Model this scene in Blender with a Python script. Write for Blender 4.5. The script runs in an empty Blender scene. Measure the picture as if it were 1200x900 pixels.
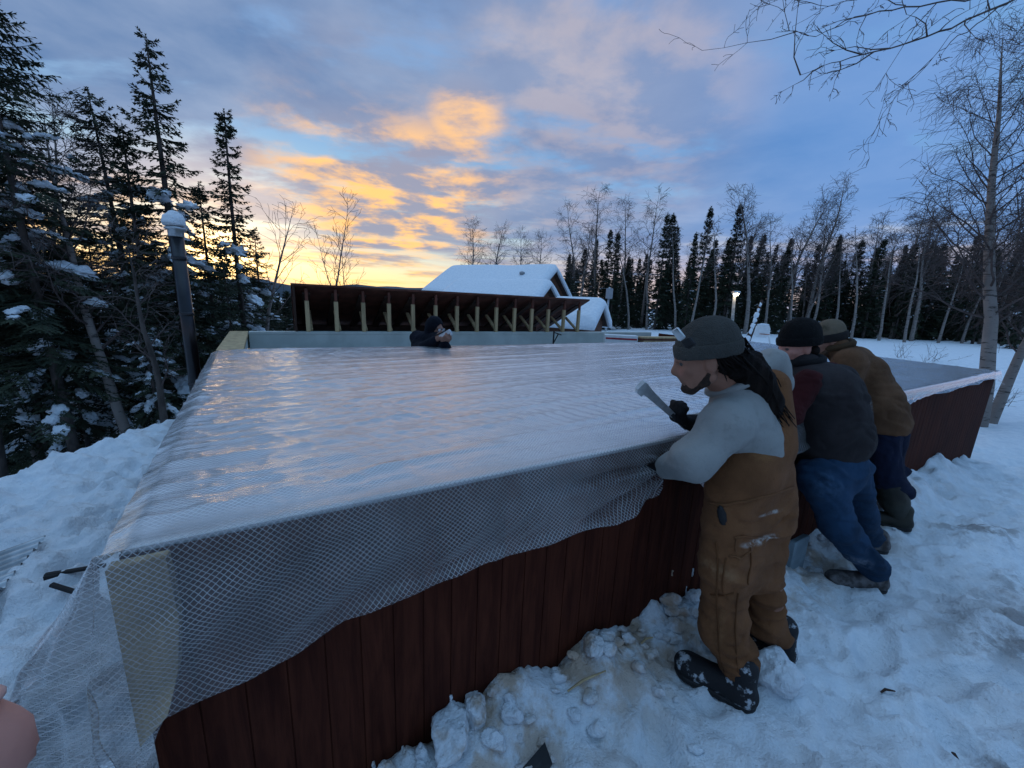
import bpy, math, random
import numpy as np
from mathutils import Vector
SC = bpy.context.scene
COL = SC.collection
R = math.radians

# ------------------------------------------------------------------ camera model
FPX, V0, ROLL, CAMZ = 450.0, 355.0, R(2.5), 1.65
PITCH = math.atan((450.0 - V0) / FPX)

def ray(u, v):
    x = (u - 600.0) / FPX; y = -(v - 450.0) / FPX
    c, s = math.cos(ROLL), math.sin(ROLL)
    X = c * x - s * y; Y = s * x + c * y; Z = -1.0
    a = math.pi / 2 - PITCH
    ca, sa = math.cos(a), math.sin(a)
    return np.array([X, ca * Y - sa * Z, sa * Y + ca * Z])

def at(u, v, z):
    d = ray(u, v); return np.array([0, 0, CAMZ]) + d * ((z - CAMZ) / d[2])

def aty(u, v, Y):
    d = ray(u, v); return np.array([0, 0, CAMZ]) + d * (Y / d[1])

# ------------------------------------------------------------------ noise
def _hash(ix, iy, iz, seed):
    h = (ix.astype(np.int64) * 374761393 + iy.astype(np.int64) * 668265263 + iz.astype(np.int64) * 1440662683 + seed * 1274126177) & 0xffffffff
    h = ((h ^ (h >> 13)) * 1274126177) & 0xffffffff
    h = ((h ^ (h >> 16)) * 2246822519) & 0xffffffff
    return ((h ^ (h >> 15)) & 0xffffff) / float(0xffffff)

def vnoise(x, y, z=None, seed=0):
    x = np.asarray(x, float); y = np.asarray(y, float)
    z = np.zeros_like(x) if z is None else np.asarray(z, float)
    fx, fy, fz = np.floor(x), np.floor(y), np.floor(z)
    tx, ty, tz = x - fx, y - fy, z - fz
    tx = tx * tx * (3 - 2 * tx); ty = ty * ty * (3 - 2 * ty); tz = tz * tz * (3 - 2 * tz)
    o = 0
    for i in (0, 1):
        for j in (0, 1):
            for k in (0, 1):
                w = (tx if i else 1 - tx) * (ty if j else 1 - ty) * (tz if k else 1 - tz)
                o = o + w * _hash(fx + i, fy + j, fz + k, seed)
    return o * 2 - 1

def fbm(x, y, z=None, seed=0, oct=4, gain=.5):
    o, a, f = 0, 1.0, 1.0
    for i in range(oct):
        o = o + a * vnoise(np.asarray(x) * f, np.asarray(y) * f, None if z is None else np.asarray(z) * f, seed + i * 17)
        a *= gain; f *= 2.03
    return o

def worley(x, y, seed=0):
    """distance to the nearest and second nearest scattered point, and a random number for the nearest"""
    fx, fy = np.floor(x), np.floor(y); b1 = np.full(np.shape(x), 9.0); b2 = b1.copy(); idr = np.zeros(np.shape(x)); o = np.zeros(np.shape(x))
    for i in (-1, 0, 1):
        for j in (-1, 0, 1):
            cx, cy = fx + i, fy + j; px = cx + _hash(cx, cy, o, seed); py = cy + _hash(cx, cy, o, seed + 1); d = np.hypot(x - px, y - py); r = _hash(cx, cy, o, seed + 2)
            n = d < b1; b2 = np.where(n, b1, np.minimum(b2, d)); idr = np.where(n, r, idr); b1 = np.where(n, d, b1)
    return b1, b2, idr

def sstep(a, b, x):
    t = np.clip((np.asarray(x, float) - a) / (b - a), 0, 1); return t * t * (3 - 2 * t)

def nrm(v):
    v = np.asarray(v, float); return v / (np.linalg.norm(v) + 1e-12)

def rdir(rng): return np.array([rng.gauss(0, 1), rng.gauss(0, 1), rng.gauss(0, 1)])

# ------------------------------------------------------------------ mesh helpers
class MB:
    def __init__(s):
        s.v = []; s.f = []
    def add(s, vs, fs):
        o = len(s.v)
        s.v.extend([tuple(map(float, p)) for p in vs]); s.f.extend([tuple(i + o for i in f) for f in fs])
    def box(s, c, sx, sy, sz, ax=None, bev=0.0):
        """box with centre c, half sizes, axes ax (3 vectors)"""
        ax = np.eye(3) if ax is None else np.array([nrm(a) for a in ax]); c = np.asarray(c, float)
        h = (sx, sy, sz)
        if bev <= 0:
            P = [c + ax[0] * (i * sx) + ax[1] * (j * sy) + ax[2] * (k * sz) for i in (-1, 1) for j in (-1, 1) for k in (-1, 1)]
            s.add(P, [(0, 1, 3, 2), (4, 6, 7, 5), (0, 4, 5, 1), (2, 3, 7, 6), (0, 2, 6, 4), (1, 5, 7, 3)])
            return
        # chamfered box: 24 verts
        idx = {}; P = []
        for i in (-1, 1):
            for j in (-1, 1):
                for k in (-1, 1):
                    for a in range(3):
                        m = [i * sx, j * sy, k * sz]
                        for b in range(3):
                            if b != a: m[b] -= (i, j, k)[b] * bev
                        idx[(i, j, k, a)] = len(P); P.append(c + ax[0] * m[0] + ax[1] * m[1] + ax[2] * m[2])
        F = []
        for a in range(3):
            b, d = [q for q in range(3) if q != a]
            for sg in (-1, 1):
                q = []
                for (p, r) in ((-1, -1), (1, -1), (1, 1), (-1, 1)):
                    t = [0, 0, 0]; t[a] = sg; t[b] = p; t[d] = r; q.append(idx[(*t, a)])
                F.append(tuple(q))
        for a in range(3):      # edges parallel to axis a
            b, d = [q for q in range(3) if q != a]
            for p in (-1, 1):
                for r in (-1, 1):
                    t0 = [0, 0, 0]; t1 = [0, 0, 0]; t0[a] = -1; t1[a] = 1
                    t0[b] = t1[b] = p; t0[d] = t1[d] = r
                    F.append((idx[(*t0, b)], idx[(*t1, b)], idx[(*t1, d)], idx[(*t0, d)]))
        for i in (-1, 1):
            for j in (-1, 1):
                for k in (-1, 1):
                    F.append(tuple(idx[(i, j, k, a)] for a in range(3)))
        s.add(P, F)
    def beam(s, a, b, w, h, up=(0, 0, 1), bev=0.0):
        a = np.asarray(a, float); b = np.asarray(b, float); d = b - a; L = np.linalg.norm(d); d = d / L
        x = np.cross(d, up)
        if np.linalg.norm(x) < 1e-4: x = np.cross(d, (0, 1, 0))
        x = nrm(x); y = np.cross(x, d)
        s.box((a + b) / 2, L / 2, w / 2, h / 2, (d, x, y), bev)
    def tube(s, pts, rad, n=6, cap=True):
        pts = [np.asarray(p, float) for p in pts]
        if np.isscalar(rad): rad = [rad] * len(pts)
        P = []; F = []
        t = nrm(pts[1] - pts[0])
        x = np.cross(t, (0, 0, 1) if abs(t[2]) < .9 else (1, 0, 0)); x = nrm(x)
        for i, p in enumerate(pts):
            if 0 < i < len(pts) - 1: t = nrm(pts[i + 1] - pts[i - 1])
            elif i: t = nrm(pts[i] - pts[i - 1])
            x = nrm(x - t * np.dot(x, t)); y = np.cross(t, x)
            for k in range(n):
                a = 2 * math.pi * k / n
                P.append(p + (x * math.cos(a) + y * math.sin(a)) * rad[i])
        for i in range(len(pts) - 1):
            for k in range(n):
                F.append((i * n + k, i * n + (k + 1) % n, (i + 1) * n + (k + 1) % n, (i + 1) * n + k))
        if cap:
            F.append(tuple(range(n - 1, -1, -1))); F.append(tuple((len(pts) - 1) * n + k for k in range(n)))
        s.add(P, F)
    def lathe(s, c, prof, n=20, ax=(0, 0, 1)):
        """prof: list of (radius, height)"""
        ax = nrm(ax); x = nrm(np.cross(ax, (1, 0, 0) if abs(ax[0]) < .9 else (0, 1, 0))); y = np.cross(ax, x); c = np.asarray(c, float)
        P = []; F = []
        for r, h in prof:
            for k in range(n):
                a = 2 * math.pi * k / n
                P.append(c + ax * h + (x * math.cos(a) + y * math.sin(a)) * r)
        for i in range(len(prof) - 1):
            for k in range(n):
                F.append((i * n + k, i * n + (k + 1) % n, (i + 1) * n + (k + 1) % n, (i + 1) * n + k))
        F.append(tuple(range(n - 1, -1, -1))); F.append(tuple((len(prof) - 1) * n + k for k in range(n)))
        s.add(P, F)
    def chunk(s, c, rx, ry, rz, seed=0, sub=4, ax=None, rough=.10, planes=13):
        """broken lump with a few flat faces"""
        V, F = ico(sub); rs = np.random.default_rng(seed); nn = rs.normal(size=(planes, 3)); nn /= np.linalg.norm(nn, axis=1)[:, None]; hh = rs.uniform(.62, 1.0, planes)
        q = V @ nn.T; r = np.where(q > .05, hh / np.maximum(q, .05), 9).min(1); r = np.minimum(r, 1.12)
        r = r * (1 + rough * fbm(V[:, 0] * 3 + seed, V[:, 1] * 3, V[:, 2] * 3, seed, 4, .6)); ax = np.eye(3) if ax is None else np.array([nrm(a) for a in ax])
        s.add(np.asarray(c, float) + (V * r[:, None] * np.array([rx, ry, rz])) @ ax, F)
    def blob(s, c, rx, ry, rz, seed=0, rough=.25, ax=None, sub=2, flat=None, freq=1.6):
        V, F = ico(sub); ax = np.eye(3) if ax is None else np.array([nrm(a) for a in ax])
        n = 1 + rough * fbm(V[:, 0] * freq + seed * 7.3, V[:, 1] * freq + seed * 3.1, V[:, 2] * freq, seed, 3)
        W = V * n[:, None] * np.array([rx, ry, rz])
        if flat is not None: W[:, 2] = np.where(W[:, 2] < 0, W[:, 2] * flat, W[:, 2])
        s.add(np.asarray(c, float) + W @ ax, F)

_ICO = {}
def ico(sub):
    if sub in _ICO: return _ICO[sub]
    if sub == 0:
        t = (1 + 5 ** .5) / 2
        V = [(-1, t, 0), (1, t, 0), (-1, -t, 0), (1, -t, 0), (0, -1, t), (0, 1, t), (0, -1, -t), (0, 1, -t), (t, 0, -1), (t, 0, 1), (-t, 0, -1), (-t, 0, 1)]
        F = [(0, 11, 5), (0, 5, 1), (0, 1, 7), (0, 7, 10), (0, 10, 11), (1, 5, 9), (5, 11, 4), (11, 10, 2), (10, 7, 6), (7, 1, 8), (3, 9, 4), (3, 4, 2), (3, 2, 6), (3, 6, 8), (3, 8, 9), (4, 9, 5), (2, 4, 11), (6, 2, 10), (8, 6, 7), (9, 8, 1)]
        V = np.array([nrm(p) for p in V])
    else:
        V0_, F0 = ico(sub - 1); V = [p for p in V0_]; F = []; mid = {}
        def m(a, b):
            k = (min(a, b), max(a, b))
            if k not in mid: mid[k] = len(V); V.append(nrm(V[a] + V[b]))
            return mid[k]
        for a, b, c in F0:
            ab, bc, ca = m(a, b), m(b, c), m(c, a); F += [(a, ab, ca), (b, bc, ab), (c, ca, bc), (ab, bc, ca)]
        V = np.array(V)
    _ICO[sub] = (V, F); return _ICO[sub]

def mesh_np(name, V, F, mat, smooth=True, uv=None):
    me = bpy.data.meshes.new(name)
    me.from_pydata([tuple(p) for p in V] if not isinstance(V, list) else V, [], [tuple(int(i) for i in f) for f in F] if isinstance(F, np.ndarray) else F)
    if smooth: me.polygons.foreach_set('use_smooth', [True] * len(me.polygons))
    if mat is not None: me.materials.append(mat)
    if uv is not None:
        l = me.uv_layers.new(name='UVMap'); li = np.empty(len(me.loops), np.int32); me.loops.foreach_get('vertex_index', li)
        l.data.foreach_set('uv', np.asarray(uv, np.float32)[li].ravel())
    me.update(); return me

def thing(name, loc, label, cat, group=None, kind=None):
    o = bpy.data.objects.new(name, None); COL.objects.link(o); o.location = tuple(map(float, loc)); o.empty_display_size = .2
    tag(o, label, cat, group, kind); return o

def tag(o, label=None, cat=None, group=None, kind=None):
    if label: o['label'] = label
    if cat: o['category'] = cat
    if group: o['group'] = group
    if kind: o['kind'] = kind
    return o

def wloc(o):
    p = Vector((0, 0, 0))
    while o is not None: p = p + o.location; o = o.parent
    return np.array(p)

def obj(name, geo, mat, parent=None, smooth=False, origin=None, uv=None):
    """one mesh object from an MB or (V,F) in WORLD coordinates; origin: where its own origin sits"""
    V, F = (geo.v, geo.f) if isinstance(geo, MB) else geo
    V = np.asarray(V, float).reshape(-1, 3)
    base = np.zeros(3) if origin is None else np.asarray(origin, float)
    if parent is not None and origin is None: base = wloc(parent)
    me = mesh_np(name, V - base, F, mat, smooth, uv)
    o = bpy.data.objects.new(name, me); COL.objects.link(o)
    if parent is not None:
        o.parent = parent; o.location = tuple(base - wloc(parent))
    else: o.location = tuple(base)
    return o

def dup(root, loc, rotz=0.0, scale=1.0, label=None, group=None):
    r = root.copy(); COL.objects.link(r); r.location = tuple(map(float, loc)); r.rotation_euler = (0, 0, rotz)
    r.scale = scale if isinstance(scale, tuple) else (scale, scale, scale)
    if label: r['label'] = label
    if group: r['group'] = group
    for ch in root.children:
        c = ch.copy(); COL.objects.link(c); c.parent = r
    return r

# ------------------------------------------------------------------ implicit surfaces (bodies and clothing)
def cone(a, b, ra, rb=None): return ('c', np.asarray(a, float), np.asarray(b, float), ra, ra if rb is None else rb)
def ell(c, ax, r): return ('e', np.asarray(c, float), np.array([nrm(a) for a in ax]), np.asarray(r, float))
def chain(pts, rads): return [cone(pts[i], pts[i + 1], rads[i], rads[i + 1]) for i in range(len(pts) - 1)]

def sdf_mesh(prims, res=.012, k=.02, cut=None, wr=None, sub=()):
    lo = np.full(3, 1e9); hi = -lo
    for p in prims:
        if p[0] == 'c':
            r = max(p[3], p[4])
            for q in (p[1], p[2]): lo = np.minimum(lo, q - r); hi = np.maximum(hi, q + r)
        else:
            r = p[3].max(); lo = np.minimum(lo, p[1] - r); hi = np.maximum(hi, p[1] + r)
    m = 4 * res + 2.5 * k; lo = lo - m; hi = hi + m
    n = np.ceil((hi - lo) / res).astype(int) + 1
    S = np.full(n, math.exp(-8), float)
    G = [lo[i] + np.arange(n[i]) * res for i in range(3)]
    def dist(p, sl):
        X = np.stack(np.meshgrid(G[0][sl[0]], G[1][sl[1]], G[2][sl[2]], indexing='ij'), -1)
        if p[0] == 'c':
            a, b = p[1], p[2]; d = b - a; L2 = max(np.dot(d, d), 1e-9)
            t = np.clip(((X - a) @ d) / L2, 0, 1)
            return np.linalg.norm(X - a - t[..., None] * d, axis=-1) - (p[3] + (p[4] - p[3]) * t)
        q = (X - p[1]) @ p[2].T; k0 = np.linalg.norm(q / p[3], axis=-1); k1 = np.linalg.norm(q / p[3] ** 2, axis=-1)
        return k0 * (k0 - 1) / np.maximum(k1, 1e-6)
    def region(p):
        if p[0] == 'c':
            r = max(p[3], p[4]) + m; a = np.minimum(p[1], p[2]) - r; b = np.maximum(p[1], p[2]) + r
        else:
            r = p[3].max() + m; a = p[1] - r; b = p[1] + r
        i0 = np.clip(np.floor((a - lo) / res).astype(int), 0, n); i1 = np.clip(np.ceil((b - lo) / res).astype(int) + 1, 0, n)
        return tuple(slice(i0[i], i1[i]) for i in range(3))
    for p in prims:
        sl = region(p)
        S[sl] += np.exp(np.clip(-dist(p, sl) / k, -30, 60))
    D = -k * np.log(S)
    for p in sub:
        sl = region(p); D[sl] = np.maximum(D[sl], -dist(p, sl))
    if cut is not None:                     # keep the side where dot(x-c, nrm) < 0 for each (c, nrm)
        X = np.stack(np.meshgrid(*G, indexing='ij'), -1)
        for c, nn in cut: D = np.maximum(D, (X - np.asarray(c)) @ nrm(nn))
    D = np.where(np.abs(D) < 1e-9, 1e-9, D)
    V, F = nets(D); V = lo + V * res
    if wr is not None: V = wrinkle(V, F, *wr)
    return V, F

def nets(D):
    ins = D < 0; nx, ny, nz = D.shape
    c8 = [ins[i:nx - 1 + i, j:ny - 1 + j, k:nz - 1 + k] for i in (0, 1) for j in (0, 1) for k in (0, 1)]
    cnt = sum(c.astype(np.int8) for c in c8); act = (cnt > 0) & (cnt < 8); I = np.argwhere(act)
    vid = np.full(act.shape, -1, np.int64); vid[tuple(I.T)] = np.arange(len(I))
    acc = np.zeros((len(I), 3)); num = np.zeros(len(I))
    cs = [(i, j, k) for i in (0, 1) for j in (0, 1) for k in (0, 1)]
    for a in cs:
        for ax in range(3):
            if a[ax]: continue
            b = list(a); b[ax] = 1; a_ = np.array(a); b_ = np.array(b)
            v0 = D[tuple((I + a_).T)]; v1 = D[tuple((I + b_).T)]; cr = (v0 < 0) != (v1 < 0)
            t = np.where(cr, v0 / np.where(cr, v0 - v1, 1), 0)
            acc += np.where(cr[:, None], a_ + t[:, None] * (b_ - a_), 0); num += cr
    V = I + acc / num[:, None]; F = []
    for ax in range(3):
        b, c = (ax + 1) % 3, (ax + 2) % 3
        sl0 = [slice(None)] * 3; sl1 = [slice(None)] * 3; sl0[ax] = slice(0, -1); sl1[ax] = slice(1, None)
        s0 = ins[tuple(sl0)]; s1 = ins[tuple(sl1)]; E = np.argwhere(s0 != s1)
        E = E[(E[:, b] > 0) & (E[:, c] > 0) & (E[:, b] < D.shape[b] - 1) & (E[:, c] < D.shape[c] - 1)]
        if not len(E): continue
        q = []
        for (db, dc) in ((1, 1), (0, 1), (0, 0), (1, 0)):
            e = E.copy(); e[:, b] -= db; e[:, c] -= dc; q.append(vid[tuple(e.T)])
        Q = np.stack(q, 1); flip = ~s0[tuple(E.T)]; Q[flip] = Q[flip][:, ::-1]; F.append(Q)
    return V, np.concatenate(F)

def vnormals(V, F):
    N = np.zeros_like(V); F = np.asarray(F)
    fn = np.cross(V[F[:, 2]] - V[F[:, 0]], V[F[:, 3]] - V[F[:, 1]])
    for k in range(4): np.add.at(N, F[:, k], fn)
    return N / (np.linalg.norm(N, axis=1)[:, None] + 1e-12)

def wrinkle(V, F, amp, fx, fz, seed, ztop=None):
    N = vnormals(V, F)
    w = vnoise(V[:, 0] * 3, V[:, 1] * 3, V[:, 2] * 3, seed + 5) * .5
    x, y, z = V[:, 0] * fx + w, V[:, 1] * fx + w, V[:, 2] * fz + w * 3
    r = 1 - 2 * np.abs(vnoise(x, y, z, seed)) ** .8; r2 = -(1 - 2 * np.abs(vnoise(x * 1.9 + 4, y * 1.9, z * 1.6, seed + 3)) ** .7)
    mask = .35 + .65 * sstep(-.3, .5, vnoise(V[:, 0] * 5, V[:, 1] * 5, V[:, 2] * 5, seed + 9))
    if ztop is not None: mask = mask * sstep(ztop + .06, ztop - .10, V[:, 2])
    return V + N * ((r * .55 + r2 * .45) * amp * mask)[:, None]

# ------------------------------------------------------------------ node helpers
class NT:
    def __init__(s, tree):
        s.t = tree; tree.nodes.clear()
    def n(s, typ, props=None, **ins):
        nd = s.t.nodes.new(typ)
        for k_, v_ in (props or {}).items(): setattr(nd, k_, v_)
        for k_, v_ in ins.items(): s.set(nd, k_, v_)
        return nd
    def set(s, nd, key, val):
        key_ = key.replace('_', ' ')
        sock = nd.inputs[int(key[1:])] if key[0] == 'i' and key[1:].isdigit() else nd.inputs[key_]
        if isinstance(val, bpy.types.NodeSocket): s.t.links.new(val, sock)
        elif isinstance(val, bpy.types.Node): s.t.links.new(val.outputs[0], sock)
        else:
            if sock.type == 'RGBA' and not np.isscalar(val) and len(val) == 3: val = (*val, 1)
            sock.default_value = val
    def m(s, op, a, b=0.0, c=None, clamp=False):
        nd = s.t.nodes.new('ShaderNodeMath'); nd.operation = op; nd.use_clamp = clamp
        s.set(nd, 'i0', a); s.set(nd, 'i1', b)
        if c is not None: s.set(nd, 'i2', c)
        return nd.outputs[0]
    def vm(s, op, a, b=None, scale=None):
        nd = s.t.nodes.new('ShaderNodeVectorMath'); nd.operation = op; s.set(nd, 'i0', a)
        if b is not None: s.set(nd, 'i1', b)
        if scale is not None: s.set(nd, 'Scale', scale)
        return nd.outputs['Value'] if op in ('DOT_PRODUCT', 'LENGTH', 'DISTANCE') else nd.outputs[0]
    def ss(s, x, a, b, lo=0.0, hi=1.0):
        nd = s.t.nodes.new('ShaderNodeMapRange'); nd.interpolation_type = 'SMOOTHSTEP'
        for k_, v_ in zip((0, 1, 2, 3, 4), (x, a, b, lo, hi)): s.set(nd, 'i%d' % k_, v_)
        return nd.outputs[0]
    def mix(s, f, a, b, mode='MIX'):
        nd = s.t.nodes.new('ShaderNodeMix'); nd.data_type = 'RGBA'; nd.blend_type = mode
        s.set(nd, 'i0', f); s.set(nd, 'i6', a); s.set(nd, 'i7', b); return nd.outputs[2]
    def ramp(s, f, stops):
        nd = s.t.nodes.new('ShaderNodeValToRGB'); cr = nd.color_ramp
        while len(cr.elements) > 1: cr.elements.remove(cr.elements[-1])
        for i, (p, c) in enumerate(stops):
            e = cr.elements[0] if i == 0 else cr.elements.new(p)
            e.position = p; e.color = (*c, 1) if len(c) == 3 else c
        s.set(nd, 'i0', f); return nd.outputs[0]
    def noise(s, vec, scale, detail=4, rough=.5, dist=0.0):
        nd = s.t.nodes.new('ShaderNodeTexNoise'); s.set(nd, 'Vector', vec)
        for k_, v_ in (('Scale', scale), ('Detail', detail), ('Roughness', rough), ('Distortion', dist)): s.set(nd, k_, v_)
        return nd.outputs[0]
    def scalev(s, v, sc):
        return s.vm('MULTIPLY', v, sc)

def newmat(name):
    m = bpy.data.materials.new(name); m.use_nodes = True; t = NT(m.node_tree)
    out = t.n('ShaderNodeOutputMaterial'); return m, t, out

def mat(name, col, rough=.7, var=.25, scale=8.0, col2=None, bump=.3, bscale=None, stretch=(1, 1, 1), metal=0.0, spec=.3, bdist=.004, sheen=0.0):
    """principled surface with uneven colour and a fine relief"""
    m, t, out = newmat(name)
    tc = t.n('ShaderNodeTexCoord').outputs['Object']; v = t.scalev(tc, stretch)
    n = t.noise(v, scale, 6, .6)
    c2 = tuple(min(1, x * (1 - var)) for x in col) if col2 is None else col2
    c1 = tuple(min(1, x * (1 + var)) for x in col) if col2 is None else col
    b = t.n('ShaderNodeBsdfPrincipled', Base_Color=t.mix(t.ss(n, .35, .65), c2, c1), Roughness=rough, Metallic=metal, Specular_IOR_Level=spec)
    if sheen: t.set(b, 'Sheen_Weight', sheen)
    if bump:
        bn = t.noise(v, bscale or scale * 6, 4, .6)
        t.set(b, 'Normal', t.n('ShaderNodeBump', Height=bn, Strength=bump, Distance=bdist).outputs[0])
    t.set(out, 'Surface', b); return m
# ------------------------------------------------------------------ camera, world, sun
SUN_AZ, SUN_EL = R(-36.5), R(3.2)          # azimuth measured from +Y towards +X
SUN_DIR = np.array([math.sin(SUN_AZ) * math.cos(SUN_EL), math.cos(SUN_AZ) * math.cos(SUN_EL), math.sin(SUN_EL)])

def build_camera():
    cd = bpy.data.cameras.new('camera'); cd.sensor_width = 36.0; cd.sensor_fit = 'HORIZONTAL'; cd.lens = 36.0 * FPX / 1200.0
    cd.clip_start = 0.02; cd.clip_end = 5000
    o = bpy.data.objects.new('camera', cd); COL.objects.link(o)
    from mathutils import Matrix
    m = Matrix.Rotation(math.pi / 2 - PITCH, 4, 'X') @ Matrix.Rotation(ROLL, 4, 'Z')
    o.matrix_world = Matrix.Translation((0, 0, CAMZ)) @ m
    SC.camera = o

def build_world():
    w = bpy.data.worlds.new('World'); SC.world = w; w.use_nodes = True
    t = NT(w.node_tree); out = t.n('ShaderNodeOutputWorld')
    STR = .1
    d = t.n('ShaderNodeTexCoord').outputs['Generated']
    sep = t.n('ShaderNodeSeparateXYZ', Vector=d); dz = sep.outputs[2]
    el = t.m('MAXIMUM', dz, 0.0)
    # angle to the sun in plan
    flat = t.vm('NORMALIZE', t.vm('MULTIPLY', d, (1, 1, 0)))
    sd = t.vm('DOT_PRODUCT', flat, (math.sin(SUN_AZ), math.cos(SUN_AZ), 0))
    sky = t.n('ShaderNodeTexSky', dict(sky_type='NISHITA', sun_disc=False, sun_elevation=SUN_EL, sun_rotation=SUN_AZ, altitude=200.0, air_density=1.0, dust_density=1.5, ozone_density=2.0))
    near = t.ramp(el, [(0, (1.0, .70, .33)), (.05, (.92, .74, .42)), (.10, (.56, .66, .62)), (.17, (.34, .56, .66)), (.30, (.19, .38, .62)), (.6, (.17, .29, .56)), (1, (.12, .21, .44))])
    far = t.ramp(el, [(0, (.62, .50, .50)), (.10, (.55, .47, .52)), (.18, (.30, .42, .60)), (.30, (.14, .33, .62)), (.6, (.15, .28, .55)), (1, (.11, .20, .42))])
    g = t.ss(sd, .62, .985)
    clear = t.mix(g, far, near)
    nish = t.vm('SCALE', sky, scale=.11)
    clear = t.mix(.15, clear, nish)
    # cloud layer seen on a flat ceiling overhead
    den = t.m('ADD', el, .10)
    P = t.vm('DIVIDE', d, t.n('ShaderNodeCombineXYZ', X=den, Y=den, Z=1e6))
    P = t.vm('ADD', P, (3.1, 7.4, 0))
    warp = t.n('ShaderNodeTexNoise', Vector=P, Scale=.9, Detail=3).outputs['Color']
    P2 = t.vm('ADD', P, t.vm('SCALE', t.vm('SUBTRACT', warp, (.5, .5, .5)), scale=.35))
    big = t.noise(P2, .5, 3, .5)
    med = t.noise(t.scalev(P2, (.85, 1.4, 1)), 1.6, 6, .57)
    fine = t.noise(P2, 5.5, 6, .62)
    dens = t.m('ADD', t.m('ADD', t.m('MULTIPLY', big, .55), t.m('MULTIPLY', med, .75)), t.m('MULTIPLY', fine, .10))   # ~ .75 mean
    # low bands near the skyline are thin and streaky
    bands = t.noise(t.scalev(t.n('ShaderNodeCombineXYZ', X=t.m('ARCTAN2', sep.outputs[0], sep.outputs[1]), Y=dz, Z=0.0), (2.2, 34, 1)), 1.0, 5, .6, .6)
    lowm = t.ss(el, .05, .17, 1.0, 0.0)
    cov_hi = t.ss(dens, .53, .70)
    cov_lo = t.ss(bands, .44, .58)
    cov = t.mix(lowm, cov_hi, cov_lo)
    # how warm the cloud undersides are: near the sun and low
    def cdir(u, v, w0, w1):          # closeness to a place in the sky
        q = nrm(ray(u, v)); return t.ss(t.vm('DOT_PRODUCT', d, tuple(q)), math.cos(R(w1)), math.cos(R(w0)))
    warm = t.m('MULTIPLY', cdir(455, 210, 4, 18), 1.0)
    warm = t.m('MAXIMUM', warm, t.m('MULTIPLY', t.m('MULTIPLY', t.ss(sd, .86, .985), t.ss(el, .04, .24, 1, 0)), .85))
    warm = t.m('MULTIPLY', warm, t.ss(el, .30, .41, 1, .10))
    warm = t.m('MAXIMUM', warm, t.m('MULTIPLY', cdir(545, 148, 0.5, 6), .8))
    pink = t.m('MAXIMUM', cdir(690, 110, 4, 22), t.m('MULTIPLY', cdir(640, 205, 2, 14), .9))
    pink = t.m('MAXIMUM', pink, t.m('MULTIPLY', t.ss(sd, -.2, .8), t.ss(el, .06, .2, .8, 0)))
    tex = t.noise(P2, 2.3, 6, .57)
    lit = t.ss(tex, .42, .62)
    c_grey = t.ramp(t.noise(P2, 1.2, 6, .58), [(.32, (.075, .15, .31)), (.68, (.25, .315, .45))])
    c_pink = t.mix(lit, (.19, .23, .36), (.46, .375, .375))
    c_warm = t.mix(lit, (.26, .26, .34), (1.0, .53, .15))
    c_grey = t.mix(t.ss(sd, .85, .2), c_grey, t.mix(.7, c_grey, (.10, .24, .54)))
    cc = t.mix(t.m('MULTIPLY', pink, .55), c_grey, c_pink); cc = t.mix(warm, cc, c_warm)
    yel = t.m('MULTIPLY', t.ss(sd, .6, .98), t.ss(el, .0, .13, 1, 0))
    cc = t.mix(yel, cc, t.mix(t.ss(bands, .52, .66), (1.1, .66, .20), (.40, .34, .36)))
    col = t.mix(t.m('MULTIPLY', cov, .93), clear, cc)
    # glow round the place where the sun is going down
    glow = t.vm('DOT_PRODUCT', d, tuple(SUN_DIR))
    g1 = t.ss(glow, math.cos(R(15)), 1.0); g2 = t.ss(glow, math.cos(R(5)), 1.0)
    col = t.mix(1.0, col, t.vm('SCALE', (1.0, .62, .22), scale=t.m('ADD', t.m('MULTIPLY', g1, .40), t.m('MULTIPLY', g2, 1.6))), 'ADD')
    # the half of the sky away from the sunset is darker; below the skyline there is only dim snow light
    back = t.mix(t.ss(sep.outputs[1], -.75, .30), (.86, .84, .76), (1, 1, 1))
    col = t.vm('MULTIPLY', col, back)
    col = t.mix(1.0, col, t.mix(t.ss(el, .60, .92), (1, 1, 1), (2.9, 2.6, 2.1)), 'MULTIPLY')      # zenith out of view, brightened to lift the light on the scene
    col = t.mix(t.ss(dz, -.02, .0), (.20, .25, .34), col)
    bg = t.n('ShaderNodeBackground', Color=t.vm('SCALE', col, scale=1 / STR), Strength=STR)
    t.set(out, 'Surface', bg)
    w.cycles.sampling_method = 'MANUAL'; w.cycles.sample_map_resolution = 512

def build_sun():
    l = bpy.data.lights.new('sun', 'SUN'); l.energy = .18; l.angle = R(9); l.color = (1, .62, .30)
    o = bpy.data.objects.new('sun', l); COL.objects.link(o)
    o.rotation_euler = Vector(SUN_DIR).to_track_quat('Z', 'Y').to_euler(); o.location = (-20, 30, 30)

SC.view_settings.view_transform = 'Standard'; SC.view_settings.look = 'None'
SC.view_settings.gamma = 1; SC.view_settings.exposure = 0.45; SC.view_settings.use_curve_mapping = False
SC.cycles.max_bounces = 8; SC.cycles.transparent_max_bounces = 12; SC.cycles.use_denoising = True
SC.cycles.caustics_reflective = False; SC.cycles.caustics_refractive = False
build_camera(); build_world(); build_sun()

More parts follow.
